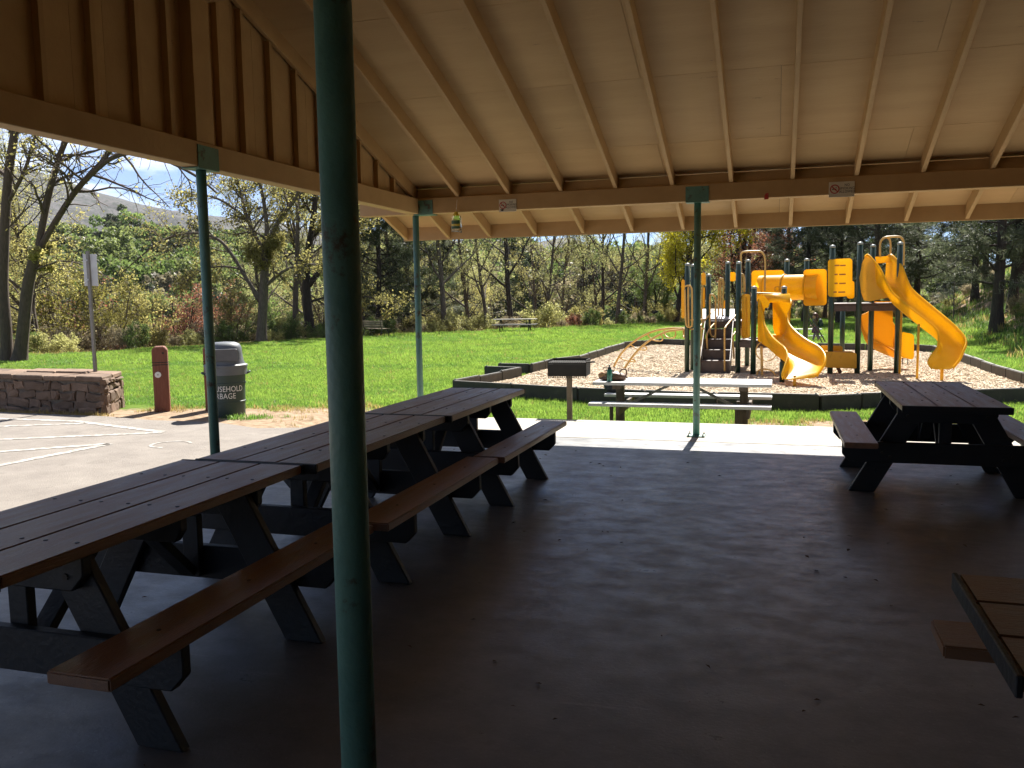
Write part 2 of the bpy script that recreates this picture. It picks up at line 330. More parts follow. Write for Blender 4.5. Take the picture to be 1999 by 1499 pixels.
idx = np.arange(nxg*nyg).reshape(nyg, nxg); quads = np.stack([idx[:-1, :-1], idx[:-1, 1:], idx[1:, 1:], idx[1:, :-1]], -1).reshape(-1, 4)
def ground_material():
    m = bpy.data.materials.new('turf_and_bare_earth'); m.use_nodes = True; nt = m.node_tree; N = nt.nodes.new; L = nt.links.new; b = nt.nodes['Principled BSDF']
    b.inputs['Roughness'].default_value = .95; b.inputs['Specular IOR Level'].default_value = .1
    at = N('ShaderNodeAttribute'); at.attribute_name = 'dirt'; co = N('ShaderNodeTexCoord')
    def noise(s, d=8):
        n = N('ShaderNodeTexNoise'); n.inputs['Scale'].default_value = s; n.inputs['Detail'].default_value = d; L(co.outputs['Object'], n.inputs['Vector']); return n
    def ramp(n, p0, p1, a, c):
        r = N('ShaderNodeValToRGB'); r.color_ramp.elements[0].position = p0; r.color_ramp.elements[1].position = p1; r.color_ramp.elements[0].color = (*a, 1); r.color_ramp.elements[1].color = (*c, 1); L(n.outputs['Fac'], r.inputs['Fac']); return r
    gr = ramp(noise(3.0), .35, .68, (.06, .11, .012), (.11, .17, .022)); di = ramp(noise(9.0), .35, .7, (.22, .155, .10), (.36, .27, .19))
    n2 = noise(14.0); ad = N('ShaderNodeMath'); ad.operation = 'ADD'; L(at.outputs['Fac'], ad.inputs[0]); sb = N('ShaderNodeMath'); sb.operation = 'MULTIPLY_ADD'; L(n2.outputs['Fac'], sb.inputs[0]); sb.inputs[1].default_value = .7; sb.inputs[2].default_value = -.35
    L(sb.outputs[0], ad.inputs[1]); rr = N('ShaderNodeValToRGB'); rr.color_ramp.elements[0].position = .35; rr.color_ramp.elements[1].position = .6; L(ad.outputs[0], rr.inputs['Fac'])
    mi = N('ShaderNodeMix'); mi.data_type = 'RGBA'; L(rr.outputs['Color'], mi.inputs['Factor']); L(gr.outputs['Color'], mi.inputs['A']); L(di.outputs['Color'], mi.inputs['B']); L(mi.outputs['Result'], b.inputs['Base Color'])
    n3 = noise(40.0); bp = N('ShaderNodeBump'); bp.inputs['Strength'].default_value = .5; bp.inputs['Distance'].default_value = .03; L(n3.outputs['Fac'], bp.inputs['Height']); L(bp.outputs['Normal'], b.inputs['Normal'])
    return m
gme = fast_mesh('ground', np.stack([GX, GY, GZ], -1).reshape(-1, 3), quads, ground_material(), True)
at = gme.attributes.new('dirt', 'FLOAT', 'POINT'); at.data.foreach_set('value', dirt_mask(GX, GY).astype(np.float32).ravel())
tag(link('ground', gme), kind='structure')

# shelter slab (concrete) and car park
def concrete_material():
    m = bpy.data.materials.new('worn_concrete_floor'); m.use_nodes = True; nt = m.node_tree; N = nt.nodes.new; L = nt.links.new; b = nt.nodes['Principled BSDF']; co = N('ShaderNodeTexCoord')
    def noise(s, d=10, r=.65, st=(1, 1, 1)):
        mp_ = N('ShaderNodeMapping'); mp_.inputs['Scale'].default_value = st; L(co.outputs['Object'], mp_.inputs['Vector']); n = N('ShaderNodeTexNoise'); n.inputs['Scale'].default_value = s; n.inputs['Detail'].default_value = d; n.inputs['Roughness'].default_value = r; L(mp_.outputs['Vector'], n.inputs['Vector']); return n
    def ramp(n, p0, p1, a, c):
        r = N('ShaderNodeValToRGB'); r.color_ramp.elements[0].position = p0; r.color_ramp.elements[1].position = p1; r.color_ramp.elements[0].color = (*a, 1); r.color_ramp.elements[1].color = (*c, 1); L(n.outputs['Fac'], r.inputs['Fac']); return r
    def mix(f, a, c):
        x = N('ShaderNodeMix'); x.data_type = 'RGBA'; L(f, x.inputs['Factor']); L(a, x.inputs['A'])
        if isinstance(c, tuple): x.inputs['B'].default_value = (*c, 1)
        else: L(c, x.inputs['B'])
        return x.outputs['Result']
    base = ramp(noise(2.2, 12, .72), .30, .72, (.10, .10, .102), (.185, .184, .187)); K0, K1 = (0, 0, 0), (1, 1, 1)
    c = mix(ramp(noise(.7, 6), .52, .72, K0, (.55, .55, .55)).outputs['Color'], base.outputs['Color'], (.10, .092, .085))      # spills and grime
    c = mix(ramp(noise(5.5, 12, .75), .60, .70, K0, (.6, .6, .6)).outputs['Color'], c, (.085, .08, .077))                       # small stains
    c = mix(ramp(noise(48, 3), .62, .72, K0, (.5, .5, .5)).outputs['Color'], c, (.26, .255, .25))                               # aggregate flecks
    c = mix(ramp(noise(1.1, 10, .8, (1, 9, 1)), .60, .66, K0, (.45, .45, .45)).outputs['Color'], c, (.27, .265, .262))           # drag scuffs
    L(c, b.inputs['Base Color']); rr_ = ramp(noise(3.6, 12, .8, (1, 1.6, 1)), .35, .68, (.26, .26, .26), (.58, .58, .58)); L(rr_.outputs['Color'], b.inputs['Roughness'])
    bp = N('ShaderNodeBump'); bp.inputs['Strength'].default_value = .22; bp.inputs['Distance'].default_value = .006; L(noise(60, 6).outputs['Fac'], bp.inputs['Height']); L(bp.outputs['Normal'], b.inputs['Normal'])
    return m
MT['concrete'] = concrete_material()
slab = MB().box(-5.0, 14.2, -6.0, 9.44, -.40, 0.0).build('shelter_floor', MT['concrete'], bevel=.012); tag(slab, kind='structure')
MT['sunlit_strip'] = M('sun_brightened_concrete', (.33, .305, .265), (.44, .41, .36), scale=2.4, rough=.85, bump=.25, bscale=60, stretch=(1, 3, 1), detail=10, c3=(.24, .21, .17), s3=2.0, t3=(.6, .8))  # paler copy of the floor concrete, sunlit brightness put into its colour
sunlit_strip = MB().box(-5.0, 14.2, 9.452, 10.84, -.40, -.001).build('sunlit_slab_strip', MT['sunlit_strip'], bevel=.012); tag(sunlit_strip, kind='structure')
# hairline cracks in the slab, cut as thin dark wedges 2 mm proud of nothing: shallow strips of filler
crk = MB()
for pts in ([(.62, 10.84), (.7, 10.4), (.62, 10.1), (.72, 9.7), (.69, 9.46)],):
    P = [V((x, y, .004)) for x, y in pts]; P = spline(P, 5); w = .0035
    for a, b in zip(P[:-1], P[1:]):
        d = (b-a).normalized(); s = V((-d.y, d.x, 0))*w*random.uniform(.5, 1.3); crk.add([a-s, b-s, b+s, a+s], [(0, 1, 2, 3)])
cr = crk.build('crack', M('crack_dirt', (.05, .045, .04), (.08, .07, .06), rough=.95), sunlit_strip)
MT['asphalt'] = M('sun_bleached_asphalt', (.175, .153, .135), (.24, .213, .188), scale=2.2, rough=.9, bump=.55, bscale=110, detail=10, c3=(.14, .122, .106), s3=1.6, t3=(.55, .75))
lot = MB()
lp = [(-60, -25), (-5.02, -25), (-5.02, 9.2), (-5.6, 9.55), (-6.3, 9.35), (-7.2, 9.72), (-8.2, 9.7), (-9.2, 9.9), (-10.6, 9.95), (-13, 10.15), (-17, 10.6), (-30, 8.0), (-60, 2)]
lot.prism(lp, (0, 0, -.30), (1, 0, 0), (0, 1, 0), (0, 0, .296)); tag(lot.build('car_park', MT['asphalt']), kind='structure')
def paint_material():
    m = M('worn_white_road_paint', (.50, .49, .47), (.60, .59, .57), scale=6, rough=.8); nt = m.node_tree; b = nt.nodes['Principled BSDF']; N = nt.nodes.new; L = nt.links.new
    co = N('ShaderNodeTexCoord'); n = N('ShaderNodeTexNoise'); n.inputs['Scale'].default_value = 14; n.inputs['Detail'].default_value = 9; L(co.outputs['Object'], n.inputs['Vector'])
    r = N('ShaderNodeValToRGB'); r.color_ramp.elements[0].position = .46; r.color_ramp.elements[1].position = .66; L(n.outputs['Fac'], r.inputs['Fac'])
    mi = N('ShaderNodeMix'); mi.data_type = 'RGBA'; mi.inputs['A'].default_value = (.25, .225, .2, 1); L(r.outputs['Color'], mi.inputs['Factor'])
    src = b.inputs['Base Color'].links[0].from_socket; L(src, mi.inputs['B']); L(mi.outputs['Result'], b.inputs['Base Color']); return m
MT['paint'] = paint_material()
for a, b, w in (((-140, 812), (150, 822), .11), ((150, 822), (318, 843), .11), ((-160, 838), (165, 826), .10), ((-200, 866), (318, 844), .11), ((-220, 897), (215, 866), .11), ((-140, 935), (215, 866), .11)):
    p, q = G(*a, 0.0), G(*b, 0.0); d = (q-p).normalized(); s = V((-d.y, d.x, 0))*w/2; m = MB(); n = 12
    for i in range(n):
        u, v = p.lerp(q, i/n), p.lerp(q, (i+1)/n); m.add([u-s+V((0, 0, .0005)), v-s+V((0, 0, .0005)), v+s+V((0, 0, .0005)), u+s+V((0, 0, .0005))], [(0, 1, 2, 3)])
    tag(m.build('road_marking', MT['paint']), kind='structure')
ringc = G(333, 867, 0.0); m = MB()
for i in range(18):
    a0, a1 = .5+i*.25, .5+(i+1)*.25
    vs = [(ringc.x+.23*r_*math.cos(a), ringc.y+.23*r_*math.sin(a), .0005) for r_, a in ((1, a0), (1, a1), (.84, a1), (.84, a0))]; m.add(vs, [(0, 1, 2, 3)])
tag(m.build('road_marking', MT['paint']), kind='structure')

# playground bed: wood chips inside a kerb of plastic border timbers
MT['mulch'] = M('wood_chip_surface', (.37, .285, .195), (.54, .44, .325), scale=26, rough=.95, bump=1.0, bscale=70, detail=9, c3=(.27, .175, .105), s3=9, t3=(.55, .8))
bm_ = bmesh.new(); bv = [bm_.verts.new((p.x, p.y, -.27)) for p in BED]; bf = bm_.faces.new(bv)
bmesh.ops.triangulate(bm_, faces=[bf]); bme = bpy.data.meshes.new('wood_chip_bed'); bm_.to_mesh(bme); bm_.free(); bme.materials.append(MT['mulch'])
tag(link('wood_chip_bed', bme), kind='structure')
def kerb_run(pts, label):
    t = empty('playground_kerb', pts[0]); tag(t, label, 'kerb', 'kerb runs round the playground bed')
    for a, b in zip(pts[:-1], pts[1:]):
        L_ = (b-a).length; n = max(1, round(L_/1.22)); d = (b-a)/n; dn = d.normalized(); s = V((-dn.y, dn.x, 0))
        for i in range(n):
            p, q = a+d*i, a+d*(i+1); p = p+dn*.006; q = q-dn*.006; j = random.uniform(-.012, .012)
            o = MB().obox(((p.x+q.x)/2, (p.y+q.y)/2, -.215+j), (q-p)/2, s*.045, (0, 0, .165)).build('border_timber', MT['kerb'], t, bevel=.014, seg=2)
            cpt = q - dn*.05; MB().lathe([(.017, -.03), (.017, .012), (.012, .018)], 8, (cpt.x, cpt.y, -.05+j)).build('stake', MT['pcap'], o)
kerb_run([BED[19], BED[0]], 'short kerb run from the bed opening to its near left corner')
kerb_run(BED[0:6]+[BED[6], BED[7]], 'long near kerb of dark plastic timbers facing the shelter')
kerb_run(BED[7:12], 'right-hand kerb run below the wooded slope')
kerb_run(BED[11:15], 'far kerb run behind the play structure')
kerb_run(BED[14:19], 'left kerb run climbing back along the lawn behind the grill')
kerb_run([V((-5.84, 19.3, -.05)), V((-6.75, 19.55, -.05))], 'kerb stub turned onto the lawn, near side of the bed opening')
kerb_run([V((-5.9, 20.5, -.05)), V((-6.75, 20.6, -.05))], 'kerb stub turned onto the lawn, far side of the bed opening')

# ------------------------------------------------------------------ far hills
def hills(name, prof, r0, r1, rb, zb, mat, rough_amp, nt_=40, step=14, amp=.045):
    pxs = np.arange(-900, 3400, step); cy = np.interp(pxs, [p[0] for p in prof], [p[1] for p in prof]); V_ = []
    for i, px in enumerate(pxs):
        cpy = cy[i]+(vnoise(np.array(px*1.0), np.array(0.0), 1/55., 9)-.5)*rough_amp*2+(vnoise(np.array(px*1.0), np.array(3.0), 1/17., 9)-.5)*rough_amp*.8
        d = ray(px, cpy); h = math.hypot(d[0], d[1]); dx, dy, ez = d[0]/h, d[1]/h, d[2]/h
        for j in range(nt_+1):
            t = j/nt_*1.25
            if t <= 1:
                rr = r0+(r1-r0)*t; z = zb+(CAMZ+ez*r1-zb)*(t**.85)
            else: rr = r1+(rb-r1)*(t-1)/.25; z = (CAMZ+ez*r1)-(t-1)*(r1-r0)*.6
            k = math.sin(min(1, t)*math.pi); n_ = (vnoise(np.array(dx*rr), np.array(dy*rr), 6.0/r1*4, 4)-.5)*k*(r1*amp)+(vnoise(np.array(dx*rr), np.array(dy*rr), 6.0/r1*15, 6)-.5)*k*(r1*.010)
            V_.append((dx*rr, dy*rr, max(z+float(n_), zb)))
    m_ = nt_+1; ii = np.arange(len(pxs)*m_).reshape(len(pxs), m_); q = np.stack([ii[:-1, :-1], ii[1:, :-1], ii[1:, 1:], ii[:-1, 1:]], -1).reshape(-1, 4)
    o = link(name, fast_mesh(name, np.array(V_), q[:, ::-1], mat, True)); tag(o, kind='structure'); return np.array(V_).reshape(len(pxs), m_, 3), pxs
MT['hill'] = M('green_hillside', (.07, .10, .025), (.13, .16, .045), scale=.06, rough=1.0, c3=(.10, .085, .05), s3=.03, t3=(.5, .7), bump=.0)
MT['mount'] = M('chaparral_mountain', (.045, .044, .05), (.085, .08, .082), scale=.03, rough=1.0, detail=14, c3=(.018, .024, .02), s3=.16, t3=(.46, .56))
HILL, HPX = hills('hillside', [(-900, 510), (-100, 520), (60, 515), (150, 503), (240, 492), (330, 505), (430, 525), (520, 535), (640, 538), (800, 520), (1000, 522), (1150, 535), (1300, 540), (2000, 540), (3400, 540)], 75, 330, 430, -14, MT['hill'], 6, 40)
hills('mountain', [(-900, 190), (-200, 290), (0, 330), (48, 326), (90, 338), (173, 367), (278, 397), (360, 416), (467, 430), (640, 447), (800, 462), (950, 474), (1060, 470), (1110, 465), (1180, 487), (1300, 505), (2000, 520), (3400, 470)], 420, 1500, 2100, -10, MT['mount'], 3, 60, 8, .012)

# ------------------------------------------------------------------ scattered stuff (grass, chips, litter)
def scatter(name, pts, rots, scl, kinds, protos, mats, label, cat):
    me = bpy.data.meshes.new(name); me.vertices.add(len(pts)); me.vertices.foreach_set('co', np.asarray(pts, np.float32).ravel())
    a = me.attributes.new('rot', 'FLOAT_VECTOR', 'POINT'); a.data.foreach_set('vector', np.asarray(rots, np.float32).ravel())
    a = me.attributes.new('scl', 'FLOAT_VECTOR', 'POINT'); a.data.foreach_set('vector', np.asarray(scl, np.float32).ravel())
    a = me.attributes.new('kind_id', 'INT', 'POINT'); a.data.foreach_set('value', np.asarray(kinds, np.int32))
    for m_ in mats: me.materials.append(m_)
    o = link(name, me); tag(o, label, cat, kind='stuff')
    ng = bpy.data.node_groups.new(name+'_scatter', 'GeometryNodeTree'); ng.interface.new_socket('Geometry', in_out='INPUT', socket_type='NodeSocketGeometry'); ng.interface.new_socket('Geometry', in_out='OUTPUT', socket_type='NodeSocketGeometry')
    N = ng.nodes.new; L = ng.links.new; gi = N('NodeGroupInput'); go = N('NodeGroupOutput'); jn = N('GeometryNodeJoinGeometry'); mpn = N('GeometryNodeMeshToPoints'); L(gi.outputs[0], mpn.inputs['Mesh'])
    def named(nm, ty): n = N('GeometryNodeInputNamedAttribute'); n.data_type = ty; n.inputs['Name'].default_value = nm; return n
    ar, as_, ak = named('rot', 'FLOAT_VECTOR'), named('scl', 'FLOAT_VECTOR'), named('kind_id', 'INT')
    e2r = N('FunctionNodeEulerToRotation'); L(ar.outputs['Attribute'], e2r.inputs[0])
    for k, pr in enumerate(protos):
        oi = N('GeometryNodeObjectInfo'); oi.inputs['Object'].default_value = pr; ip = N('GeometryNodeInstanceOnPoints'); cm = N('FunctionNodeCompare'); cm.data_type = 'INT'; cm.operation = 'EQUAL'
        L(ak.outputs['Attribute'], cm.inputs[2]); cm.inputs[3].default_value = k
        L(mpn.outputs[0], ip.inputs['Points']); L(cm.outputs[0], ip.inputs['Selection']); L(oi.outputs['Geometry'], ip.inputs['Instance']); L(e2r.outputs[0], ip.inputs['Rotation']); L(as_.outputs['Attribute'], ip.inputs['Scale']); L(ip.outputs[0], jn.inputs[0])
    L(jn.outputs[0], go.inputs[0]); md = o.modifiers.new('scatter', 'NODES'); md.node_group = ng
    return o
def proto(name, me): return bpy.data.objects.new(name, me)
def tuft(name, n, h, spread, w, mat, seed, lean=.55):
    g = np.random.default_rng(seed); v = []; q = []
    for i in range(n):
        a = g.uniform(0, 6.283); rad = spread*math.sqrt(g.uniform(0, 1)); b0 = V((rad*math.cos(a), rad*math.sin(a), -.01)); la = g.uniform(0, 6.283); hh = h*g.uniform(.55, 1.15); ln = hh*g.uniform(.1, lean)
        l = V((math.cos(la), math.sin(la), 0)); s = V((-l.y, l.x, 0))*w*g.uniform(.7, 1.2)/2; m1 = b0+l*ln*.35+V((0, 0, hh*.6)); t = b0+l*ln+V((0, 0, hh)); k = len(v)
        v += [b0-s, b0+s, m1+s*.8, m1-s*.8, t+s*.12, t-s*.12]; q += [(k, k+1, k+2, k+3), (k+3, k+2, k+4, k+5)]
    return proto(name, fast_mesh(name, np.array([tuple(x) for x in v]), np.array(q), mat))
def lawn_points(n, x0, x1, y0, y1, seed):
    g = np.random.default_rng(seed); x = g.uniform(x0, x1, n); y = g.uniform(y0, y1, n); az = np.degrees(np.arctan2(-x, y))
    ok = (az < 54) & (az > -24) & (sdist(x, y, EDGE) < 1.2) & (-sdist(x, y, TOE) < 7) & ~in_poly(x, y, BED) & ((y > 10.95) | (x < -5.1)) & (y > 9.9)
    wallc = (x < -9.2) & (y < 11.4); ok &= ~wallc
    return x[ok], y[ok]
P_, R3, S3, K3 = [], [], [], []
def push(x, y, s, kind, g, zj=0.0):
    n = len(x); P_.append(np.stack([x, y, ground_z(x, y)+zj], -1)); R3.append(np.stack([g.uniform(-.15, .15, n), g.uniform(-.15, .15, n), g.uniform(0, 6.28, n)], -1)); S3.append(np.stack([s, s, s*g.uniform(.7, 1.3, n)], -1)); K3.append(np.full(n, kind) if np.isscalar(kind) else kind)
g = np.random.default_rng(5)
for n, reg, s0, sd in ((70000, (-24, 6, 9.9, 22), 1.0, 1), (60000, (-32, 8, 22, 38), 1.5, 2), (42000, (-32, 8, 38, 72), 2.1, 3)):
    x, y = lawn_points(n, *reg, sd); d = dirt_mask(x, y); patch = vnoise(x, y, .5, 8)*.5+vnoise(x, y, 1.7, 12)*.5
    keep = g.uniform(0, 1, len(x)) > d*1.05; x, y, d, patch = x[keep], y[keep], d[keep], patch[keep]
    k = np.where(g.uniform(0, 1, len(x)) < np.clip(1.6-2.6*patch, .05, .95), 2, g.integers(0, 2, len(x))); dry = (g.uniform(0, 1, len(x)) < .04+.75*sstep(.12, .6, d)); k = np.where(dry, 3, k)
    s = s0*g.uniform(.65, 1.25, len(x))*(.7+.7*patch); push(x, y, s, k, g)
# rougher growth along the slab edge, the kerb, posts and wall foot
for (xa, ya, xb, yb, n, s, k) in ((-4.9, 11.0, 4.5, 11.05, 420, 1.5, 1), (-2.9, 11.05, -.2, 11.15, 160, 2.6, 2), (.1, 11.0, .7, 11.1, 40, 2.4, 2), (-13, 10.05, -9.3, 9.95, 160, 1.2, 3), (-9.0, 10.6, -8.5, 10.7, 16, 1.2, 3), (-7.2, 10.1, -6.7, 10.3, 18, 1.3, 2), (-6.1, 15.9, -.8, 14.55, 300, 1.5, 1), (-.8, 14.5, 4.0, 16.0, 240, 1.5, 1)):
    t = g.uniform(0, 1, n); x = xa+(xb-xa)*t+g.normal(0, .10, n); y = ya+(yb-ya)*t+np.abs(g.normal(0, .10, n)); push(x, y, s*g.uniform(.5, 1.1, n), k, g)
tufts = [tuft('grass_tuft_a', 34, .055, .13, .007, MT['grass'], 1), tuft('grass_tuft_b', 34, .068, .13, .007, MT['grass'], 2), tuft('grass_tuft_c', 30, .055, .13, .009, MT['grass2'], 3, .8), tuft('dry_tuft', 16, .07, .10, .007, MT['grassdry'], 4, .9)]
scatter('lawn_grass', np.concatenate(P_), np.concatenate(R3), np.concatenate(S3), np.concatenate(K3), tufts, [MT['grass'], MT['grass2'], MT['grassdry']], 'bright green mown grass covering the lawn', 'grass')
# wood chips
g = np.random.default_rng(21); n = 140000; x = g.uniform(-6.4, 4.9, n); y = 14.6+18*g.uniform(0, 1, n)**1.5; bl_ = np.array([(p.x, p.y) for p in BED]+[(BED[0].x, BED[0].y)]); ok = in_poly(x, y, BED) & (np.abs(sdist(x, y, bl_)) > .13); x, y = x[ok], y[ok]; n = len(x)
chips = []
for i in range(3):
    m = MB(); gg = random.Random(i)
    for j in range(7):
        a = gg.uniform(0, 3.14); c = V((gg.uniform(-.07, .07), gg.uniform(-.07, .07), gg.uniform(0, .012))); l = gg.uniform(.018, .045); w = gg.uniform(.006, .013); d = V((math.cos(a), math.sin(a), gg.uniform(-.3, .3)))
        m.obox(c, d*l, V((-d.y, d.x, gg.uniform(-.3, .3)))*w, V((0, 0, .004)))
    chips.append(proto('chip_cluster', new_mesh('chip_cluster', m.v, m.f, None)))
MT['chip'] = leaf_mat('pale_wood_chips', (.37, .285, .195), (.62, .52, .39), 0.0, rough=.9)
for c_ in chips: c_.data.materials.append(MT['chip'])
scatter('wood_chips', np.stack([x, y, np.full(n, -.266)+g.uniform(-.004, .012, n)], -1), np.stack([g.uniform(-.2, .2, n), g.uniform(-.2, .2, n), g.uniform(0, 6.28, n)], -1), np.repeat(g.uniform(.5, .95, n)[:, None], 3, 1), g.integers(0, 3, n), chips, [MT['chip']], 'loose pale wood chips filling the playground bed', 'wood chips')
# dead leaf bits blown over the shelter floor
m = MB(); gg = random.Random(4)
for i in range(150):
    c = V((gg.uniform(-3.8, 3.5), gg.uniform(1.6, 8.6), .004)); a = gg.uniform(0, 6.28); l = gg.uniform(.008, .024); w = l*gg.uniform(.25, .6); d = V((math.cos(a), math.sin(a), gg.uniform(-.2, .2))); e = V((-d.y, d.x, gg.uniform(-.15, .15)))
    m.add([c-d*l, c+e*w+V((0, 0, .004)), c+d*l, c-e*w+V((0, 0, .004))], [(0, 1, 2, 3)])
tag(m.build('leaf_litter', M('dead_leaf', (.06, .035, .02), (.10, .06, .03), rough=.8)), 'dry leaf fragments strewn over the concrete floor', 'leaves', kind='stuff')
# ------------------------------------------------------------------ picnic shelter
XL, YB, YF, YR = -4.246, 9.82, 1.62, 5.72          # gable line, back beam, front beam, ridge
BZ0, BZ1 = 2.615, 2.80                              # beam bottom / top
SL = 0.345                                          # roof pitch
XEND = 12.62
def rz_(y): return 2.79 + SL*(YB-.04-y) if y >= YR else 2.79 + SL*(YB-.04-(2*YR-y))    # rafter underside
shelter = empty('picnic_shelter', (4.2, 5.72, 0)); tag(shelter, 'open tan wooden picnic shelter on teal green steel poles', 'shelter')
PXS = [XL+3.376*k for k in range(6)]
def pole(x, y, seed):
    base = MB().tube([(x, y, .0), (x, y, BZ0-.012)], .0385, 20); o = base.build('pole', MT['green'], shelter, smooth=False)
    for p in o.data.polygons: p.use_smooth = len(p.vertices) == 4
    MB().box(x-.10, x+.10, y-.10, y+.10, .001, .013).build('base_plate', MT['green'], o, bevel=.003)
    for sx in (-1, 1):
        for sy in (-1, 1): MB().lathe([(.012, 0), (.012, .012), (.006, .012), (.006, .03)], 8, (x+sx*.08, y+sy*.08, .0131)).build('anchor_bolt', MT['steel'], o)
    return o
def saddle(x, y, par, along):
    """bent steel plate cupping the beam on top of a pole"""
    t, w, h = .006, .125, .16; m = MB()
    if along == 'x':
        m.box(x-w, x+w, y-.077, y+.077, BZ0-.012, BZ0-.004); m.box(x-w, x+w, y-.077, y-.071, BZ0-.004, BZ0+h); m.box(x-w, x+w, y+.071, y+.077, BZ0-.004, BZ0+h)
    else:
        m.box(x-.077, x+.077, y-w, y+w, BZ0-.012, BZ0-.004); m.box(x-.077, x-.071, y-w, y+w, BZ0-.004, BZ0+h); m.box(x+.071, x+.077, y-w, y+w, BZ0-.004, BZ0+h)
    return m.build('saddle_bracket', MT['green'], par)
for y in (YF, YB):
    for i, x in enumerate(PXS):
        o = pole(x, y, i)
        if i == 0: saddle(x+.13, y, o, 'x')
        else: saddle(x, y, o, 'x')
for x in (XL, XEND): saddle(x, YR, pole(x, YR, 0), 'y')
# beams
for y in (YF, YB): MB().box(XL-.72, XEND+.72, y-.07, y+.07, BZ0, BZ1).build('beam', MT['tan'], shelter, bevel=.005)
for x in (XL, XEND): MB().box(x-.07, x+.07, YF+.072, YB-.072, BZ0+.001, BZ1).build('gable_beam', MT['tan'], shelter, bevel=.005)
MB().box(XL+.075, XEND-.075, YR-.075, YR+.075, 3.85, rz_(YR)-.002).build('ridge_beam', MT['tan'], shelter, bevel=.005)
EV = 1.10; RD = .152
# rafters on both slopes
xs = [XL-.62, XL-.001] + [-3.67+.632*k for k in range(26)] + [XEND+.02, XEND+.62]
for x in xs:
    for sgn in (1, -1):
        ye = YR+sgn*(YB-YR+EV); z_r, z_e = rz_(YR)+.0, rz_(YR)-SL*(YB-YR+EV)
        m = MB(); w = .021; hv = RD*1.057
        m.prism([(YR+sgn*.021, z_r), (ye, z_e), (ye, z_e+hv), (YR+sgn*.021, z_r+hv)], (x-w, 0, 0), (0, 1, 0), (0, 0, 1), (2*w, 0, 0))
        o = m.build('rafter', MT['tan'], shelter, bevel=.003)
        if x < XL-.5 or x > XEND+.5:
            m = MB(); m.prism([(YR+sgn*.03, z_r+hv-.03), (ye, z_e+hv-.03), (ye, z_e+hv+.035), (YR+sgn*.03, z_r+hv+.035)], (x-.03 if x < 0 else x+.024, 0, 0), (0, 1, 0), (0, 0, 1), (.006, 0, 0)); m.build('drip_edge', MT['trimgreen'], o)
# ridge board
MB().box(XL-.62, XEND+.62, YR-.019, YR+.019, rz_(YR)+.001, rz_(YR)+.17).build('ridge_board', MT['tan'], shelter)
inner = [x for x in sorted(xs)]
# blocking above the beams and fascia at the eaves
for y in (YF, YB):
    s_ = 1 if y > YR else -1
    for a, b in zip(inner[:-1], inner[1:]):
        if b-a < .05: continue
        zt = rz_(y)+RD*1.057-.012
        MB().box(a+.022, b-.022, y+s_*.01, y+s_*.045, BZ1+.001, zt-.012).build('blocking', MT['tan'], shelter)
for sgn in (1, -1):
    ye = YR+sgn*(YB-YR+EV); z_e = rz_(YR)-SL*(YB-YR+EV); o = MB().box(XL-.66, XEND+.66, min(ye+sgn*.001, ye+sgn*.039), max(ye+sgn*.001, ye+sgn*.039), z_e-.014, z_e+.165).build('fascia', MT['tan'], shelter, bevel=.003)
    MB().box(XL-.67, XEND+.67, min(ye+sgn*.0395, ye+sgn*.0445), max(ye+sgn*.0395, ye+sgn*.0445), z_e-.018, z_e+.17).build('drip_edge', MT['trimgreen'], o)
# roof sheathing: plywood sheets laid across the rafters, staggered joints
run = math.hypot(YB-YR+EV, SL*(YB-YR+EV)); nrow = math.ceil(run/1.22)
for sgn in (1, -1):
    for rI in range(nrow):
        s0, s1 = rI*1.22, min((rI+1)*1.22, run)-.0012
        c = 1/math.hypot(1, SL); y0, y1 = YR+sgn*(s0*c+.003), YR+sgn*s1*c; zt = lambda y: rz_(YR)+RD*1.057+.001-SL*abs(y-YR)
        x = XL-.64 - (1.22 if rI % 2 else 0)
        while x < XEND+.64:
            xa, xb = max(x, XL-.64), min(x+2.437, XEND+.64); x += 2.44
            if xb-xa < .05: continue
            m = MB(); m.prism([(y0, zt(y0)), (y1, zt(y1)), (y1, zt(y1)+.016), (y0, zt(y0)+.016)], (xa, 0, 0), (0, 1, 0), (0, 0, 1), (xb-xa, 0, 0)); m.build('roof_panel', MT['ply'], shelter)
# roofing felt and shingles as one closed skin above the sheets
for sgn in (1, -1):
    ye = YR+sgn*(YB-YR+EV+.07); zt = lambda y: rz_(YR)+RD*1.057+.02-SL*abs(y-YR)
    m = MB(); m.prism([(YR, zt(YR)), (ye, zt(ye)), (ye, zt(ye)+.02), (YR, zt(YR)+.03)], (XL-.70, 0, 0), (0, 1, 0), (0, 0, 1), (XEND-XL+1.40, 0, 0)); m.build('roof_covering', M('grey_roofing', (.09, .085, .08), (.13, .12, .11), rough=.9), shelter)
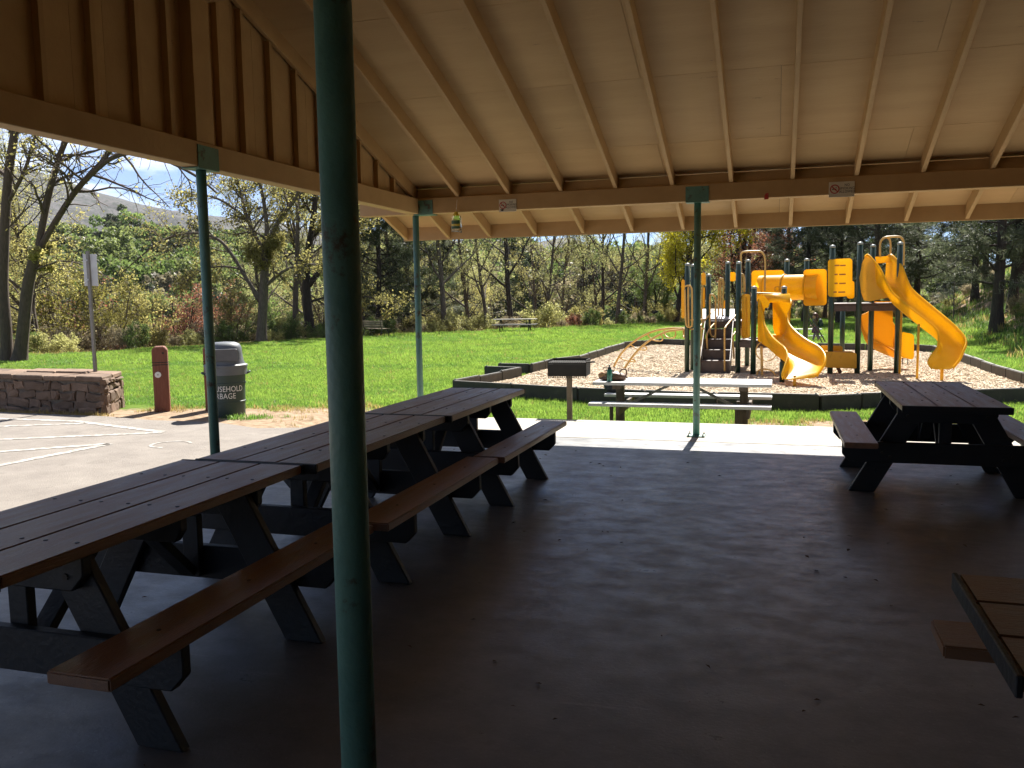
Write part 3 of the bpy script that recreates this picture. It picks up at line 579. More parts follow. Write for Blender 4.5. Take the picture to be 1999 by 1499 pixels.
# gable infill: boards outside, studs inside, a king post over the middle pole
for gx_, s_ in ((XL, 1), (XEND, -1)):
    y = YF+.08; k = 0
    while y < YB-.12:
        y1 = min(y+.285, YB-.10); zz = lambda q: rz_(q)+RD*1.057-.004
        top = [(y, zz(y)), (y1, zz(y1))] if not (y < YR < y1) else [(y, zz(y)), (YR, zz(YR)), (y1, zz(y1))]
        if min(t[1] for t in top) > BZ1+.02:
            m = MB(); m.prism([(y, BZ1+.002), (y1-.003, BZ1+.002)]+[(min(t[0], y1-.003), t[1]) for t in reversed(top)], (gx_-s_*.055-.008, 0, 0), (0, 1, 0), (0, 0, 1), (.016, 0, 0)); m.build('gable_board', MT['ply'], shelter)
        y = y1
    ys = [YR+.62+.413*j for j in range(8)]+[YR-.62-.413*j for j in range(8)]+[YR+.30, YR-.30]
    for q in ys:
        if rz_(q) < BZ1+.05: continue
        a, b = q-.02, q+.02; m = MB(); m.prism([(a, BZ1+.002), (b, BZ1+.002), (b, rz_(b)-.003), (a, rz_(a)-.003)], (min(gx_-s_*.046, gx_+s_*.006), 0, 0), (0, 1, 0), (0, 0, 1), (.052, 0, 0)); m.build('stud', MT['tan'], shelter, bevel=.002)
    MB().box(gx_-.06, gx_+.06, YR-.11, YR+.11, BZ1+.002, rz_(YR)-.1).build('king_post', MT['tan'], shelter, bevel=.004)

# ------------------------------------------------------------------ low canopy and walls added unseen behind the viewpoint to keep light off the floor
bld = empty('light_blocker', (4.2, -3.0, 0)); tag(bld, 'flat tan canopy with block walls, added out of view to hold back light', 'light blocker')
MT['block'] = M('tan_light_blocker_wall', (.20, .145, .09), (.26, .19, .12), scale=2, rough=.9, bump=.3, bscale=20)
rf = MB().box(-5.0, 14.2, -5.9, .44, 2.30, 2.36).build('blocker_roof', MT['tan'], bld); MB().box(-5.0, 14.2, .40, .439, 2.16, 2.299).build('blocker_fascia', MT['tan'], rf); MB().box(-5.0, 14.2, -5.9, -5.86, 2.16, 2.299).build('blocker_fascia', MT['tan'], rf)
for x in (-4.246, -.87): MB().tube([(x, -5.6, 0), (x, -5.6, 2.299)], .0385, 16).build('pole', MT['green'], bld)  # poles of the light blocker, added out of view
wl = MB().box(-.6, 14.0, -1.9, -1.7, .0, 2.299).build('wall', MT['block'], bld); MB().box(-.6, -.4, -5.8, -1.901, .0, 2.299).build('wall', MT['block'], bld)  # walls added out of view to shade the near floor
MB().box(4.4, 4.6, -1.69, 9.3, .0, 2.6).build('blocker_end_wall', MT['block'], bld)  # unseen wall added to darken the right side of the interior
dr = MB().box(3.0, 3.95, -1.699, -1.66, .01, 2.08).build('blocker_door', MT['green'], wl, bevel=.004)
# ------------------------------------------------------------------ brown and black recycled-plastic picnic tables
TL = 1.83
def picnic_table(name='picnic_table'):
    """length along y, origin on the floor at the centre"""
    t = empty(name); h = TL/2; bolts = MB()
    for i in (-1, 0, 1):
        MB().box(i*.2475-.1205, i*.2475+.1205, -h, h, .706, .750).build('top_plank', MT['plank'], t, bevel=.006, seg=2)
    for e in (-1, 1): MB().box(-.370, .370, min(e*(h+.001), e*(h+.017)), max(e*(h+.001), e*(h+.017)), .699, .7515).build('end_trim', MT['black'], t, bevel=.003)
    for s in (-1, 1):
        MB().box(s*.645-.121, s*.645+.121, -h-.005, h+.005, .416, .460).build('bench_plank', MT['plank'], t, bevel=.006, seg=2)
    for e in (-1, 1):
        y = e*.50
        for s in (-1, 1):
            # slanting leg, a wide board cut level at the floor
            zt, zb = .7045, .001; xt, xb = s*.215, s*.60; hw = .098
            m = MB(); m.prism([(xb-hw, zb), (xb+hw, zb), (xt+hw, zt), (xt-hw, zt)], (0, y-.0225, 0), (1, 0, 0), (0, 0, 1), (0, .045, 0)); m.build('leg', MT['black'], t, bevel=.005)
        yo = y+e*.0465
        m = MB(); m.prism([(-.355, .7045), (.355, .7045), (.355, .635), (.30, .575), (-.30, .575), (-.355, .635)], (0, yo-.0225, 0), (1, 0, 0), (0, 0, 1), (0, .045, 0)); m.build('top_cleat', MT['black'], t, bevel=.005)
        m = MB(); m.prism([(-.755, .4145), (.755, .4145), (.755, .31), (.70, .25), (-.70, .25), (-.755, .31)], (0, yo-.0225, 0), (1, 0, 0), (0, 0, 1), (0, .045, 0)); m.build('bench_support', MT['black'], t, bevel=.005)
        MB().box(-.045, .045, y-.0215, y+.0215, .27, .574).build('centre_upright', MT['black'], t, bevel=.004)
        m = MB().bar((0, e*.46, .30), (0, e*.06, .70), .085, .04, (1, 0, 0)); m.build('brace', MT['black'], t, bevel=.003)
        for i in (-1, 0, 1):
            for q in (-.07, .07): bolts.lathe([(.0085, 0), (.0085, .002), (.003, .0025)], 8, (i*.2475+q, yo, .7501))
        for s in (-1, 1):
            bolts.lathe([(.0085, 0), (.0085, .002), (.003, .0025)], 8, (s*.645, yo, .4601))
            for (bx, bz) in ((s*.28, .63), (s*.46, .33), (s*.40, .30)):
                yy = yo+e*.0226; bolts.tube([(bx, yy, bz), (bx, yy+e*.006, bz)], .012, 8)
    m = MB(); m.prism([(-.345, .7045), (.345, .7045), (.345, .65), (.31, .60), (-.31, .60), (-.345, .65)], (0, -.0225, 0), (1, 0, 0), (0, 0, 1), (0, .045, 0)); m.build('top_cleat', MT['black'], t, bevel=.004)
    for i in (-1, 0, 1):
        for q in (-.07, .07): bolts.lathe([(.0085, 0), (.0085, .002), (.003, .0025)], 8, (i*.2475+q, 0, .7501))
    for s in (-1, 1): bolts.lathe([(.0085, 0), (.0085, .002), (.003, .0025)], 8, (s*.645, 0, .4601))
    o = bolts.build('bolt_heads', MT['bolt'], t); o['kind'] = 'stuff'
    return t
pt = picnic_table()
spots = [((-2.705, 2.945, 0), 0.6, 'brown plank picnic table nearest the camera in the left-hand row'), ((-2.655, 4.825, 0), 0.2, 'middle brown picnic table of the row, behind the thick green pole'), ((-2.615, 6.70, 0), -.4, 'far brown picnic table of the left row, its bench end in sunlight'),
         ((1.257, 7.845, 0), .2, 'brown picnic table standing alone at the far right of the shelter'), ((1.445, 2.435, 0), 90.0, 'dark picnic table cut off at the lower right corner')]
for i, (loc, rz, lab) in enumerate(spots):
    t = pt if i == 0 else copy_tree(pt)
    t.location = loc; t.rotation_euler = (0, 0, R_(rz)); tag(t, lab, 'picnic table', 'brown picnic tables under the shelter')

# pale table on wooden posts, out on the grass
def post_table():
    yf, yb, z = 11.90, 12.66, .385; x0, x1 = -2.50, -.07; t = empty('park_table', ((x0+x1)/2, (yf+yb)/2, LZ)); tag(t, 'pale-topped picnic table on wooden posts beyond the slab edge', 'picnic table')
    for i in range(3):
        a = yf+i*(yb-yf)/3; MB().box(x0, x1, a+.003, a+(yb-yf)/3-.003, z-.042, z).build('top_plank', MT['greytop'], t, bevel=.005, seg=2)
    for y0 in (yf-.315, yb+.075): MB().box(x0+.0, x1, y0, y0+.24, z-.042-.262, z-.262).build('bench_plank', MT['greytop'], t, bevel=.005, seg=2)
    yc = (yf+yb)/2
    for x in (-2.17, -.44):
        p = MB().box(x-.055, x+.055, yc-.055, yc+.055, LZ-.05, z-.10).build('post', MT['oldwood'], t, bevel=.006)
        MB().box(x-.055, x+.055, yf+.03, yb-.03, z-.099, z-.044).build('top_bearer', MT['oldwood'], t, bevel=.004)
        MB().box(x+.058, x+.10, yf-.30, yb+.30, z-.43, z-.305).build('bench_bearer', MT['oldwood'], t, bevel=.004)
        s = 1 if x < -1 else -1
        MB().bar((x+s*.10, yc-.02, z-.36), (x+s*.72, yc-.02, z-.055), .05, .035, (0, 1, 0)).build('brace', MT['rail'], t)
        for q in (-1, 1): MB().box(x-.11, x-.065, yc+q*.24-.03, yc+q*.24+.03, LZ-.03, z-.306).build('bench_leg', MT['oldwood'], t, bevel=.004)
    return t
post_table()
# ------------------------------------------------------------------ play structure
MZ = -.275
play = empty('play_structure', (0.4, 21.2, MZ)); tag(play, 'yellow and dark green play structure with slides, tunnel and stairs', 'playground')
PY, PYD, YT, PG, DK = MT['pyellow'], MT['pyellow_d'], MT['ytube'], MT['pgreen'], MT['deck']
def ppost(px, py, ptop, zt=None, y=None):
    b = G(px, py, MZ)
    if y: b = W(px, py, y); b.z = MZ
    z = zt if zt is not None else W(px, ptop, b.y).z
    o = MB().tube([(b.x, b.y, MZ-.05), (b.x, b.y, z)], .060, 16).build('post', PG, play)
    for p in o.data.polygons: p.use_smooth = len(p.vertices) == 4
    MB().lathe([(.064, -.03), (.064, .0), (.05, .022), (.02, .032)], 16, (b.x, b.y, z)).build('post_cap', MT['pcap'], o, smooth=True)
    return b
A = ppost(1341, 728, 516); B_ = ppost(1352, 724, 518); Cp = ppost(1382, 722, 537); D = ppost(1419, 717, 513); E_ = ppost(1440, 730, 513); F = ppost(1458, 716, 509)
Gp = ppost(1470, 733, 561); H = ppost(1528, 733, 561); I = ppost(1533, 717, 508); J = ppost(1571, 719, 507); K = ppost(1620, 732, 481); Lp = ppost(1673, 732, 475); Mp = ppost(1643, 712, 600); Np = ppost(1698, 726, 480); Op = ppost(1750, 731, 475)
def deck(pts, z, name='deck'):
    m = MB(); m.prism([(p[0], p[1]) for p in pts], (0, 0, z-.05), (1, 0, 0), (0, 1, 0), (0, 0, .05)); o = m.build(name, DK, play, bevel=.006)
    sk = MB(); n = len(pts)
    for i in range(n):
        a, b = V((*pts[i], z-.115)), V((*pts[(i+1) % n], z-.115)); sk.bar(a, b, .03, .13, (0, 0, 1)) if False else sk.obox((a+b)/2, (b-a)/2, (V((-(b-a).y, (b-a).x, 0)).normalized())*.015, (0, 0, .062))
    sk.build('deck_skirt', DK, o); return o
zu = .93                                                   # middle deck
deck([(Cp.x-.1, 22.0), (E_.x+.15, 21.95), (F.x, F.y), (-1.0, 23.6), (D.x-.5, 23.5)], zu)
zl = W(1462, 663, 20.6).z                                  # low deck by the near slide
deck([(E_.x-.02, E_.y+.02), (Gp.x, Gp.y), (H.x, H.y), (H.x+.1, 21.6), (F.x, 21.8)], zl)
zh = W(1650, 592, 20.9).z                                  # high deck on the right
deck([(K.x, K.y), (Lp.x, Lp.y), (Np.x+.05, Np.y), (1.9, 22.2), (K.x+.05, 22.2)], zh); deck([(Lp.x+.02, Lp.y+.02), (Op.x, Op.y), (Op.x-.05, 21.9), (Np.x, Np.y+.05)], zh-.002)
# pale ramp running up behind the middle deck
a, b, c, d = W(1369, 622, 22.2), W(1434, 622, 22.2), W(1434, 603, 23.7), W(1371, 603, 23.7)
n_ = (b-a).cross(d-a).normalized(); MB().add([a, b, c, d, a-n_*.04, b-n_*.04, c-n_*.04, d-n_*.04], [(0, 1, 2, 3), (7, 6, 5, 4), (0, 4, 5, 1), (1, 5, 6, 2), (2, 6, 7, 3), (3, 7, 4, 0)]).build('ramp', MT['ramp'], play)
# stairs
tr = [((1366, 1412), 704, 20.55), ((1385, 1431), 683, 20.95), ((1389, 1431), 662, 21.35), ((1390, 1431), 642, 21.75)]
prev = MZ; xl, xr = W(1368, 704, 20.55).x, W(1424, 704, 20.55).x
for (l, r), py, y in tr:
    z = W((l+r)/2, py, y).z
    MB().box(xl, xr, y, y+.42, z-.03, z).build('tread', DK, play, bevel=.006); MB().box(xl+.01, xr-.01, y+.012, y+.03, prev, z-.031).build('riser', DK, play); prev = z
for x in (xl-.02, xr+.002):
    MB().prism([(20.5, MZ), (20.85, MZ), (22.15, zu-.06), (22.15, zu), (21.85, zu), (20.5, MZ+.32)], (x, 0, 0), (0, 1, 0), (0, 0, 1), (.018, 0, 0)).build('stringer', DK, play)
def pipe(pts, y, r=.021, name='hand_rail', k=5, mat=None):
    P = [W(p[0], p[1], p[2] if len(p) > 2 else y) for p in pts]; return MB().tube(spline(P, k), r, 10).build(name, mat or YT, play, smooth=True)
pipe([(1446, 605, 21.6), (1430, 622, 21.1), (1416, 639, 20.55), (1414.5, 650, 20.5), (1414.5, 690, 20.5), (1414.5, 724, 20.5)], 0)
pipe([(1445, 637, 21.6), (1438, 645, 21.2), (1431, 656, 20.9), (1431, 668, 20.9), (1433, 700, 20.9)], 0)
pipe([(1394, 605, 21.9), (1382, 618, 21.4), (1369, 634, 20.7), (1367, 645, 20.6), (1366, 690, 20.55), (1366, 716, 20.55)], 0)
pipe([(1394, 632, 21.9), (1386, 641, 21.5), (1380, 653, 21.1), (1380, 664, 21.1), (1381, 684, 21.1)], 0)
pipe([(1385, 576), (1391, 575), (1396, 581), (1397, 592), (1397, 640), (1396, 668)], 21.6); pipe([(1386, 577), (1386, 600), (1386, 645), (1389, 655), (1394, 658), (1397, 652)], 21.6)
pipe([(1337, 559), (1345, 557), (1350, 563), (1351, 575), (1351, 630), (1349, 637), (1343, 638), (1339, 630), (1338, 600), (1337, 565)], 20.75); pipe([(1343.5, 559), (1343.5, 600), (1344.5, 637)], 20.75)
pipe([(1402, 665), (1402.5, 600), (1404, 548), (1409, 545), (1412, 549), (1411, 600), (1410, 640)], 22.7); pipe([(1407, 548), (1407, 600)], 22.7)
pipe([(1371, 700), (1370.5, 640), (1370, 580), (1372, 557)], 21.9)
for pz in (623.5, 641.5): pipe([(1337, pz+1), (1352, pz+1), (1375, pz)], 20.95, .018, 'cross_rail')
# arches over the openings
pipe([(1446.5, 572), (1446.5, 540), (1446.5, 505), (1447.5, 495), (1453, 491.5), (1470, 490.5), (1484, 491), (1490.5, 496), (1493.5, 508), (1493.5, 540), (1493, 568)], 21.4, .024, 'arch')
pipe([(1718, 500), (1718, 482), (1720, 470), (1728, 463.5), (1742, 462), (1757, 462.5), (1763, 469), (1764.5, 482), (1763.5, 518)], 21.3, .024, 'arch'); pipe([(1732, 463.5), (1737, 468), (1738.5, 480), (1738, 500)], 21.6, .022, 'arch')
# moulded panels
def panel(pts, y, th=.05, mat=PY, name='panel', holes=None, y2=None, bev=.012):
    n = len(pts); P = [W(p[0], p[1], y if y2 is None else y+(y2-y)*((p[0]-pts[0][0])/(max(q[0] for q in pts)-pts[0][0]+1e-6))) for p in pts]
    m = MB(); b = len(m.v); m.v += [tuple(p) for p in P]+[tuple(p+V((0, th, 0))) for p in P]; m.f.append(tuple(range(n))); m.f.append(tuple(n+i for i in reversed(range(n))))
    for i in range(n): j = (i+1) % n; m.f.append((j, i, n+i, n+j))
    o = m.build(name, mat, play); bm2 = bmesh.new(); bm2.from_mesh(o.data); bmesh.ops.recalc_face_normals(bm2, faces=bm2.faces); bm2.to_mesh(o.data); bm2.free()
    if bev: bevel_mesh(o.data, bev, 2)
    return o
def rr(x0, y0, x1, y1, r=4, sk=0):
    return [(x0+r, y0), (x1-r, y0+sk), (x1, y0+r+sk), (x1, y1-r+sk), (x1-r, y1+sk), (x0+r, y1), (x0, y1-r), (x0, y0+r)]
sp = panel(rr(1616.5, 506, 1664, 580, 4, -2), K.y-.07, .05, name='story_panel')
for i, (py, px0, px1) in enumerate(((518, 1629, 1651), (535.5, 1629, 1651), (553, 1629, 1651), (570, 1627, 1650))):
    for q, (a, b) in enumerate(((0, .28), (.42, 1.0)) if i else ((0, .45), (.5, 1.0))):
        u0, u1 = px0+(px1-px0)*a, px0+(px1-px0)*b; P = [W(x, y, K.y-.0735) for x, y in ((u0, py+1.8), (u1, py+1.4), (u1, py-1.6), (u0, py-1.2))]
        m = MB(); m.add(P, [(0, 1, 2, 3)]); m.build('printed_line', M('panel_print', (.30, .12, .02), (.38, .16, .03), rough=.5) if not (i or q) else bpy.data.materials['panel_print'], sp)
panel(rr(1568.5, 526, 1614, 597, 4, -1), 21.7, .05, name='tunnel_panel'); panel(rr(1467, 528, 1531, 588, 4, -1), 22.3, .05, name='tunnel_panel')
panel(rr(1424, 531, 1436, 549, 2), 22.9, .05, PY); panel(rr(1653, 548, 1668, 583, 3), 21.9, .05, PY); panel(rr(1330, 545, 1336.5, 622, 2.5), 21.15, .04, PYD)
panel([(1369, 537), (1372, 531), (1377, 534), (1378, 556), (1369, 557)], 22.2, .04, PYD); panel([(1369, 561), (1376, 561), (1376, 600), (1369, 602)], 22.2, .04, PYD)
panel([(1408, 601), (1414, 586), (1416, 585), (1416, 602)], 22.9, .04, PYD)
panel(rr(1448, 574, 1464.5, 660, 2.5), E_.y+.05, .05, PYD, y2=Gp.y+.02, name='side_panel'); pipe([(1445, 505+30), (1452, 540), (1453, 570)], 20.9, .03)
for x in (1451.5, 1456, 1460.5): pipe([(x, 578), (x, 655)], 20.55, .012, 'ridge', 2, PYD)
panel(rr(1484, 575, 1492, 655, 2), 21.5, .05, PYD)
pipe([(1447, 640, 20.7), (1447, 652, 20.7), (1450, 660, 20.7), (1455, 659, 20.7), (1456, 650, 20.7)], 0, .016)
# crawl tunnel
ta, tb = W(1484, 562, 22.25), W(1600, 560, 21.75); tm = ta.lerp(tb, .42); rt = .305
tun = MB().tube([ta, ta.lerp(tm, .5), tm, tm.lerp(tb, .5), tb], rt, 32, cap=False).build('tunnel', PY, play, smooth=True)
def torus(c, ax, R, r, n=32, k=10):
    ax = V(ax).normalized(); u = ax.orthogonal().normalized(); w = ax.cross(u); return MB().tube([c+u*R*math.cos(2*math.pi*i/n)+w*R*math.sin(2*math.pi*i/n) for i in range(n)], r, k, closed=True)
torus(tm, tb-ta, rt+.008, .022).build('tunnel_ring', PYD, tun, smooth=True)
for t_ in (.10, .80): torus(ta.lerp(tb, t_), tb-ta, rt+.004, .02).build('tunnel_ring', PY, tun, smooth=True)
for px, py in ((1517, 564), (1548, 563)): torus(W(px, py, 21.74), (0, 1, 0), .055, .014, 16, 6).build('window_ring', PYD, tun, smooth=True)
# slides: a moulded trough swept between two rims
def slide(name, st, th=.02, hole=None, mat=PY, k=5):
    Ls = spline([W(*s[0]) for s in st], k); Rs = spline([W(*s[1]) for s in st], k); hs = [h.x for h in spline([V((s[2], 0, 0)) for s in st], k)]
    n = len(Ls); prof = [(-1, 1), (-.985, .72), (-.95, .42), (-.86, .18), (-.66, .055), (-.33, .01), (0, 0), (.33, .01), (.66, .055), (.86, .18), (.95, .42), (.985, .72), (1, 1)]; m = len(prof); m_ = MB(); ring = []
    for i in range(n):
        c = (Ls[i]+Rs[i])/2; sd = (Rs[i]-Ls[i])/2; row = []
        for (u, v) in prof: row.append(c+sd*u-V((0, 0, hs[i]*(1-v))))
        lip = .028; out = sd.normalized(); row = [Ls[i]-out*lip-V((0, 0, .03)), Ls[i]-out*lip*.6+V((0, 0, .012))]+row+[Rs[i]+out*lip*.6+V((0, 0, .012)), Rs[i]+out*lip-V((0, 0, .03))]
        ring += row
    m_.v = [tuple(p) for p in ring]; mm = len(prof)+4
    for i in range(n-1):
        for j in range(mm-1):
            if hole and hole(i/(n-1), j/(mm-1)): continue
            m_.f.append((i*mm+j, (i+1)*mm+j, (i+1)*mm+j+1, i*mm+j+1))
    o = m_.build(name, mat, play, smooth=True); md = o.modifiers.new('thickness', 'SOLIDIFY'); md.thickness = th; md.offset = 0
    return o, Ls, Rs
s1, L1, R1 = slide('slide', [((1481, 584, 20.35), (1541, 583, 20.35), .80), ((1486, 590, 20.1), (1543, 590, 20.1), .74), ((1490, 612, 19.85), (1537, 611, 19.85), .52), ((1494, 634, 19.6), (1538, 629, 19.6), .36), ((1507, 655, 19.25), (1552, 647, 19.25), .32), ((1520, 668, 18.85), (1574, 664, 18.85), .31),
    ((1533, 679, 18.5), (1596, 676, 18.5), .30), ((1538.5, 694, 18.2), (1607, 688, 18.2), .27), ((1534, 711, 17.98), (1610, 699, 17.98), .21), ((1529, 727, 17.82), (1606, 714, 17.82), .12), ((1531, 738, 17.74), (1592, 734, 17.74), .03)], hole=lambda a, b: ((a-.15)/.055)**2+((b-.235)/.085)**2 < 1)
panel([(1480, 578), (1492, 577), (1503, 591), (1499, 601), (1494, 601), (1491, 612), (1491, 628), (1495, 640), (1508, 657), (1520, 669), (1534, 681), (1539, 694), (1533, 707), (1515, 694), (1498, 678), (1479, 665)], 20.28, .025, PY, 'entry_cheek', y2=18.2)
panel([(1508, 590), (1523, 588), (1543, 591), (1544, 598), (1537.5, 613), (1537.5, 628), (1551, 648), (1560, 664), (1530, 672), (1512, 650), (1509, 640)], 20.2, .025, PY, 'entry_cheek', y2=19.3)
a, b, c, d = W(1481, 577, 20.4), W(1541, 576, 20.4), W(1543, 590, 20.05), W(1500, 591, 20.05)
hd = MB(); N_ = 6
for i in range(N_+1):
    t = i/N_; p, q = a.lerp(d, t), b.lerp(c, t); up = V((0, 0, .07*math.sin(t*math.pi))); hd.v += [tuple(p+up), tuple(q+up)]
for i in range(N_): hd.f.append((2*i, 2*i+1, 2*i+3, 2*i+2))
o = hd.build('hood', PY, s1, smooth=True); o.modifiers.new('thickness', 'SOLIDIFY').thickness = .025
pipe([(1470, 572), (1500, 573), (1528, 574)], 20.42, .022, 'hood_bar')
lg = G(1551, 757, MZ); MB().tube([(lg.x, lg.y, MZ-.03), (lg.x, lg.y, -.03)], .032, 12).build('leg', PYD, s1, smooth=True)
sp_ = G(1526.5, 749, MZ); MB().tube([(sp_.x, sp_.y, MZ-.03), (sp_.x, sp_.y, .18)], .055, 12).build('leg', MT['pgreen'], s1, smooth=True)
s2, L2, R2 = slide('slide', [((1690, 500, 21.05), (1731, 500, 21.35), .72), ((1696, 497, 20.95), (1738, 497, 21.25), .74), ((1705, 506, 20.8), (1748, 505, 21.1), .66), ((1719, 524, 20.62), (1761, 522, 20.92), .52), ((1736, 559, 20.38), (1773, 553, 20.68), .36), ((1747, 574, 20.27), (1784, 569, 20.57), .33), ((1781, 602, 19.98), (1818, 598, 20.28), .32), ((1816, 629, 19.7), (1852, 626, 20.0), .31),
    ((1831, 645, 19.55), (1870, 643, 19.85), .30), ((1834, 660, 19.45), (1882, 657, 19.7), .27), ((1830, 679, 19.33), (1885, 669, 19.55), .23), ((1819, 694, 19.25), (1880, 683, 19.4), .17), ((1813.5, 706, 19.2), (1872, 701, 19.28), .10), ((1822, 719, 19.15), (1858, 718, 19.18), .02)])
# cheek of the tall slide's entry and its hood bar
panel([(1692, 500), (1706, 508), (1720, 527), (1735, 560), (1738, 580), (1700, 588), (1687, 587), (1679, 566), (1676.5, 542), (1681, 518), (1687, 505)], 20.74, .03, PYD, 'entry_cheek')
panel([(1708, 501), (1735, 500), (1738, 512), (1712, 514)], 21.2, .05, PY, 'hood')
for px in (1735, 1737.5): pipe([(px, 524), (px, 570)], 21.5, .02)
for px, py, zt in ((1838, 745, .0), (1790, 742, None), (1756, 733, None)):
    q = G(px, py, MZ); zt = zt if zt is not None else W(px, {1790: 632, 1756: 606}[px], q.y).z; MB().tube([(q.x, q.y, MZ-.03), (q.x, q.y, zt)], .032 if px > 1800 else .024, 12).build('leg', PYD, s2, smooth=True)
# rear slide seen from behind and its low end panel
MT['porange'] = leaf_mat('backlit_orange_plastic', (.80, .45, .025), (.82, .47, .03), .55, .35, 1.0)
s3, L3, R3_ = slide('slide', [((1676, 596, 21.9), (1702, 586, 22.7), .25), ((1680, 622, 22.1), (1712, 600, 22.9), .32), ((1692, 652, 22.3), (1735, 622, 23.0), .34), ((1718, 668, 22.3), (1752, 645, 22.9), .32), ((1744, 682, 22.1), (1768, 665, 22.6), .25), ((1757, 694, 21.8), (1780, 682, 22.2), .1)], mat=MT['porange'])
panel([(1701, 588), (1743, 588), (1743, 680), (1725, 672), (1706, 660), (1701, 640)], 21.75, .03, MT['porange'], 'slide_back')
panel(rr(1758, 648, 1784.5, 698, 4, 4), 20.9, .05, PY, 'end_panel')
for px in (1762, 1772): pipe([(px, 698), (px, 711)], 20.95, .012, 'panel_leg', 2, MT['rail'])
# low counter bench between the right posts
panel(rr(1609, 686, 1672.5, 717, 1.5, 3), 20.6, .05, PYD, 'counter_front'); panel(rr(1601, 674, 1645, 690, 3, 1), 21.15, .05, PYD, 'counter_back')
a, b = W(1612, 690, 20.65), W(1668, 692, 20.65); MB().obox((a+b)/2+V((0, .28, .02)), (b-a)/2, (0, .24, 0), (0, 0, .02)).build('counter_seat', PYD, play, bevel=.008)
pipe([(1635, 716, 20.8), (1641, 728, 20.8)], 0, .04, 'counter_leg', 2, MT['leather'])
# hoop climber below the low deck
pipe([(1487.5, 738), (1487, 700), (1486, 676)], 20.0, .03, 'climber_post'); hc = W(1496, 685, 20.0); torus(hc, (0, 1, .0), .225, .012, 28, 8).build('hoop', YT, play, smooth=True)
pipe([(1477, 733), (1480, 724), (1488, 721), (1502, 722), (1511, 728), (1514, 737)], 19.9, .018, 'hoop')
# ladder rail behind
pipe([(1573, 603), (1592, 634), (1611, 667)], 23.2, .018, 'ladder_rail', 2, PG); pipe([(1575, 617), (1592, 645), (1605, 669)], 23.6, .015, 'ladder_rail', 2, PG)
# arched loop ladder on the left
fr = [(1198, 716, 21.9), (1213, 690, 21.8), (1238, 666, 21.7), (1273, 647.5, 21.6), (1308, 641, 21.5), (1348, 641, 21.4)]; nr = [(1217, 722, 21.2), (1238, 692, 21.15), (1263, 668, 21.1), (1298, 648.5, 21.05), (1326, 643.5, 21.0), (1341, 643, 20.95)]
pipe(fr, 0, .026, 'arch_rail'); pipe(nr, 0, .026, 'arch_rail')
Fs = spline([W(*p) for p in fr], 12); Ns = spline([W(*p) for p in nr], 12)
for q in (9, 21, 33, 44, 55):
    a, b = Fs[min(q, len(Fs)-1)], Ns[min(q, len(Ns)-1)]; tg = (Ns[min(q+1, len(Ns)-1)]-Ns[q-1]).normalized(); dn = (b-a).normalized().cross(tg).normalized(); dn = dn if dn.z < 0 else -dn
    dp = dn*.20; MB().tube(spline([a, a+dp*.55, a.lerp(b, .25)+dp, a.lerp(b, .75)+dp, b+dp*.55, b], 4), .017, 8).build('loop_rung', YT, play, smooth=True)
# ------------------------------------------------------------------ grill, bins, posts, signs, wall
def pedestal_grill(loc, rz, label, s=1.0, zb=0.0):
    t = empty('park_grill', loc, rz); tag(t, label, 'grill'); I = MT['iron']
    MB().box(-.035, .035, -.035, .035, -.05, .86).build('pedestal', MT['rust'], t, world=False, bevel=.004)
    z0, z1, w, d = .87, 1.09, .265, .20
    MB().box(-w, w, -d, d, z0, z0+.008).build('fire_pan', I, t, world=False)
    MB().box(-w, w, d-.008, d, z0+.0085, z1).build('back_plate', I, t, world=False)
    for s_ in (-1, 1): MB().box(min(s_*w, s_*(w-.008)), max(s_*w, s_*(w-.008)), -d, d-.0085, z0+.0085, z1).build('side_plate', I, t, world=False)
    MB().box(-w+.0085, w-.0085, -d, -d+.008, z0+.0085, z0+.16).build('front_plate', I, t, world=False)
    g = MB()
    for i in range(17): x = -w+.02+i*(2*w-.04)/16; g.tube([(x, -d-.03, z1-.035), (x, d-.02, z1-.035)], .0055, 6)
    for y in (-d-.03, 0, d-.03): g.tube([(-w+.012, y, z1-.044), (w-.012, y, z1-.044)], .006, 6)
    gr = g.build('grate', I, t, world=False); gr['kind'] = 'stuff'
    MB().tube([(w+.0, -d-.02, z1-.03), (w+.12, -d-.02, z1-.02)], .011, 8).build('handle', I, t, world=False)
    f = MB()
    for i in range(22): x = -w+.01+i*(2*w-.02)/21; f.box(x-.005, x+.005, -d-.002, -d+.002, z0-.02, z0+.02)
    f.box(-w, w, -d-.003, -d+.003, z0-.026, z0-.021); o = f.build('ash_guard', I, t, world=False); o['kind'] = 'stuff'
    return t
gl = W(1112, 800, 11.5); pedestal_grill((gl.x, 11.5, LZ), R_(4), 'black pedestal charcoal grill standing at the slab edge')

